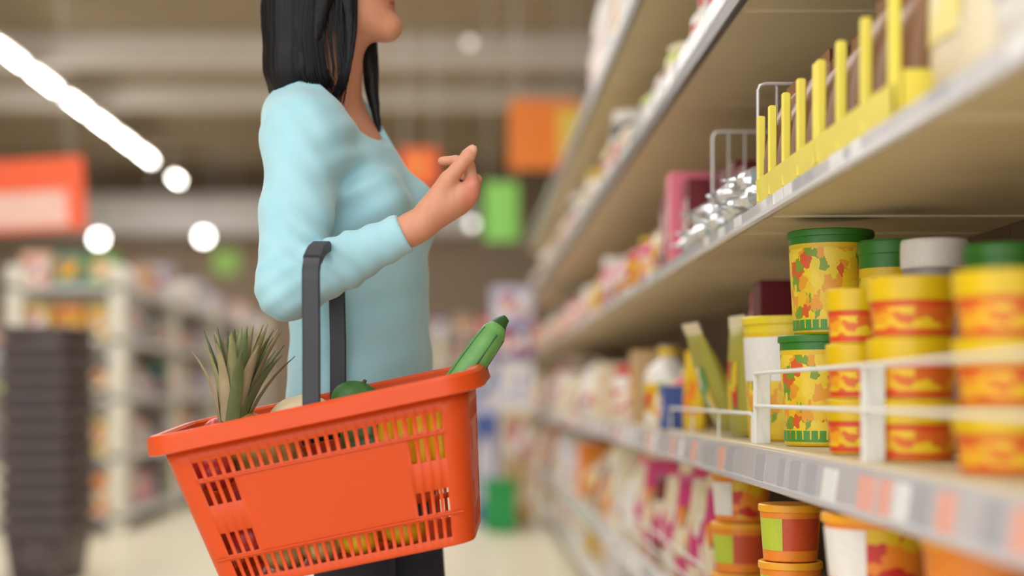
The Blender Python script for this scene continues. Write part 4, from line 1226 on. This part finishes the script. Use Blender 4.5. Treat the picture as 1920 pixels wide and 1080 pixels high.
# ---------------- hair: a full bob plus separate strands
def lock(pts, rs):
    pts = np.array(pts); t = np.linspace(0, len(pts) - 1, 4 * len(pts)); i = np.arange(len(pts))
    pp = np.stack([np.interp(t, i, pts[:, a]) for a in range(3)], 1); rr_ = np.interp(t, i, rs)
    for _ in range(3):
        pp[1:-1] = (pp[:-2] + 2 * pp[1:-1] + pp[2:]) / 4
    return chain(pp, rr_, .0012)
hr = [ell(Q_(612, -72), (.108, .092, .112), .02), ell(Q_(560, 20), (.066, .088, .10), .03)]
hr += [cone(Q_(548, 20, -.04), Q_(545, 128, -.045), .052, .050, .03), cone(Q_(548, 20, .04), Q_(545, 128, .045), .052, .048, .03), cone(Q_(550, 120, -.03), Q_(528, 172, -.02), .046, .022, .02),
       cone(Q_(568, 50, -.058), Q_(580, 130, -.064), .034, .027, .012), cone(Q_(580, 130, -.064), Q_(612, 180, -.072), .027, .005, .010), cone(Q_(548, 120, -.05), Q_(536, 190, -.062), .045, .014, .015)]
hr += lock([Q_(634, -120, -.062), Q_(648, -40, -.075), Q_(654, 10, -.076), Q_(657, 60, -.074), Q_(654, 105, -.072), Q_(645, 150, -.073), Q_(632, 192, -.077)], [.026, .021, .0165, .0125, .0095, .0065, .0016])
hr += lock([Q_(625, -110, -.066), Q_(612, -20, -.083), Q_(600, 30, -.082), Q_(592, 80, -.080)], [.03, .025, .016, .010])
hr += lock([Q_(660, -110, .060), Q_(680, 0, .075), Q_(688, 60, .068), Q_(693, 115, .060), Q_(697, 165, .05), Q_(703, 205, .042), Q_(711, 246, .034)], [.022, .02, .0185, .0165, .0135, .009, .002])
def hwave(p):
    a = np.arctan2(p[:, 1] - YH, p[:, 0] - Q_(600, 0)[0])
    return .0006 * np.sin(a * 30 + 2 * np.sin(p[:, 2] * 5)) + .0007 * np.sin(a * 71 + 2 * np.sin(p[:, 2] * 6))
# the face stays free of hair
hr.append(Pr(ell(Q_(706, -22), (.060, .068, .088)).fn, Q_(706, -22), .1, 0, 's'))
V, Q = grow(hr, Q_(470, 260, -.17), Q_(790, -260, .16), .0034, hwave)
M_hair = mat('black_hair', (15, 12, 15), .48, var=.3, scale=40, spec=.25)
hair = obj('hair', to_mesh('hair', V, Q), M_hair, person)
rs = np.random.RandomState(4)
m = MB()
def strand(pts, r):
    m.tube([tuple(p) for p in pts], [r * .6, r, r, r * .8, r * .25][:len(pts)], 5)
for i in range(420):                      # falling locks over the near side, back and far side
    t = rs.rand(); ph = rs.uniform(-1, 1)
    ub = 500 + 95 * t; dy = -.086 * math.sin(PI * (0.12 + .55 * t)) if ph < .5 else .08 * t
    top = Q_(560 + 70 * t, -120, dy * .8); 
    mid1 = Q_(ub - 2 + 20 * t, -20, dy * 1.10); mid2 = Q_(ub - 5 + 12 * t, 70, dy * 1.12)
    end_v = 158 + rs.uniform(-16, 46) * (1 - .5 * t)
    strand([top, mid1, mid2, Q_(ub + 2 + 14 * t, (70 + end_v) / 2 + 12, dy * 1.08), Q_(ub + 10 + 24 * t + rs.uniform(-6, 6), end_v, dy * .9)], rs.uniform(.0008, .0018))
for i in range(70):                       # front lock beside the cheek
    o = rs.uniform(-1, 1, 2)
    strand([Q_(642 + 8 * o[0], -110, -.066), Q_(651 + 13 * o[0], -20, -.082 + .006 * o[1]), Q_(656 + 11 * o[0], 60, -.08 + .006 * o[1]), Q_(648 + 9 * o[0], 132, -.076 + .004 * o[1]), Q_(632 + 9 * o[0] + 5 * o[1], 188 + 12 * o[1], -.079)], rs.uniform(.0007, .0016))
for i in range(46):                       # loose hairs across the neck
    o = rs.uniform(-1, 1, 2); u0 = rs.uniform(596, 640)
    strand([Q_(u0, -60, -.086), Q_(u0 + 2, 10, -.090), Q_(u0 + 4 + 4 * o[0], 70, -.086), Q_(u0 + 10 + 6 * o[0], 125, -.080), Q_(u0 + 12 + 9 * o[0], 168 + 14 * o[1], -.080)], rs.uniform(.0005, .0012))
for i in range(60):                       # far lock beyond the neck
    o = rs.uniform(-1, 1, 2)
    strand([Q_(668 + 8 * o[0], -60, .066), Q_(686 + 8 * o[0], 40, .072), Q_(695 + 9 * o[0], 120, .056), Q_(700 + 7 * o[0], 190, .046), Q_(709 + 6 * o[0], 236 + 12 * o[1], .034)], rs.uniform(.0007, .0016))
obj('strands', m.mesh('strands', angle=0), M_hair, hair)
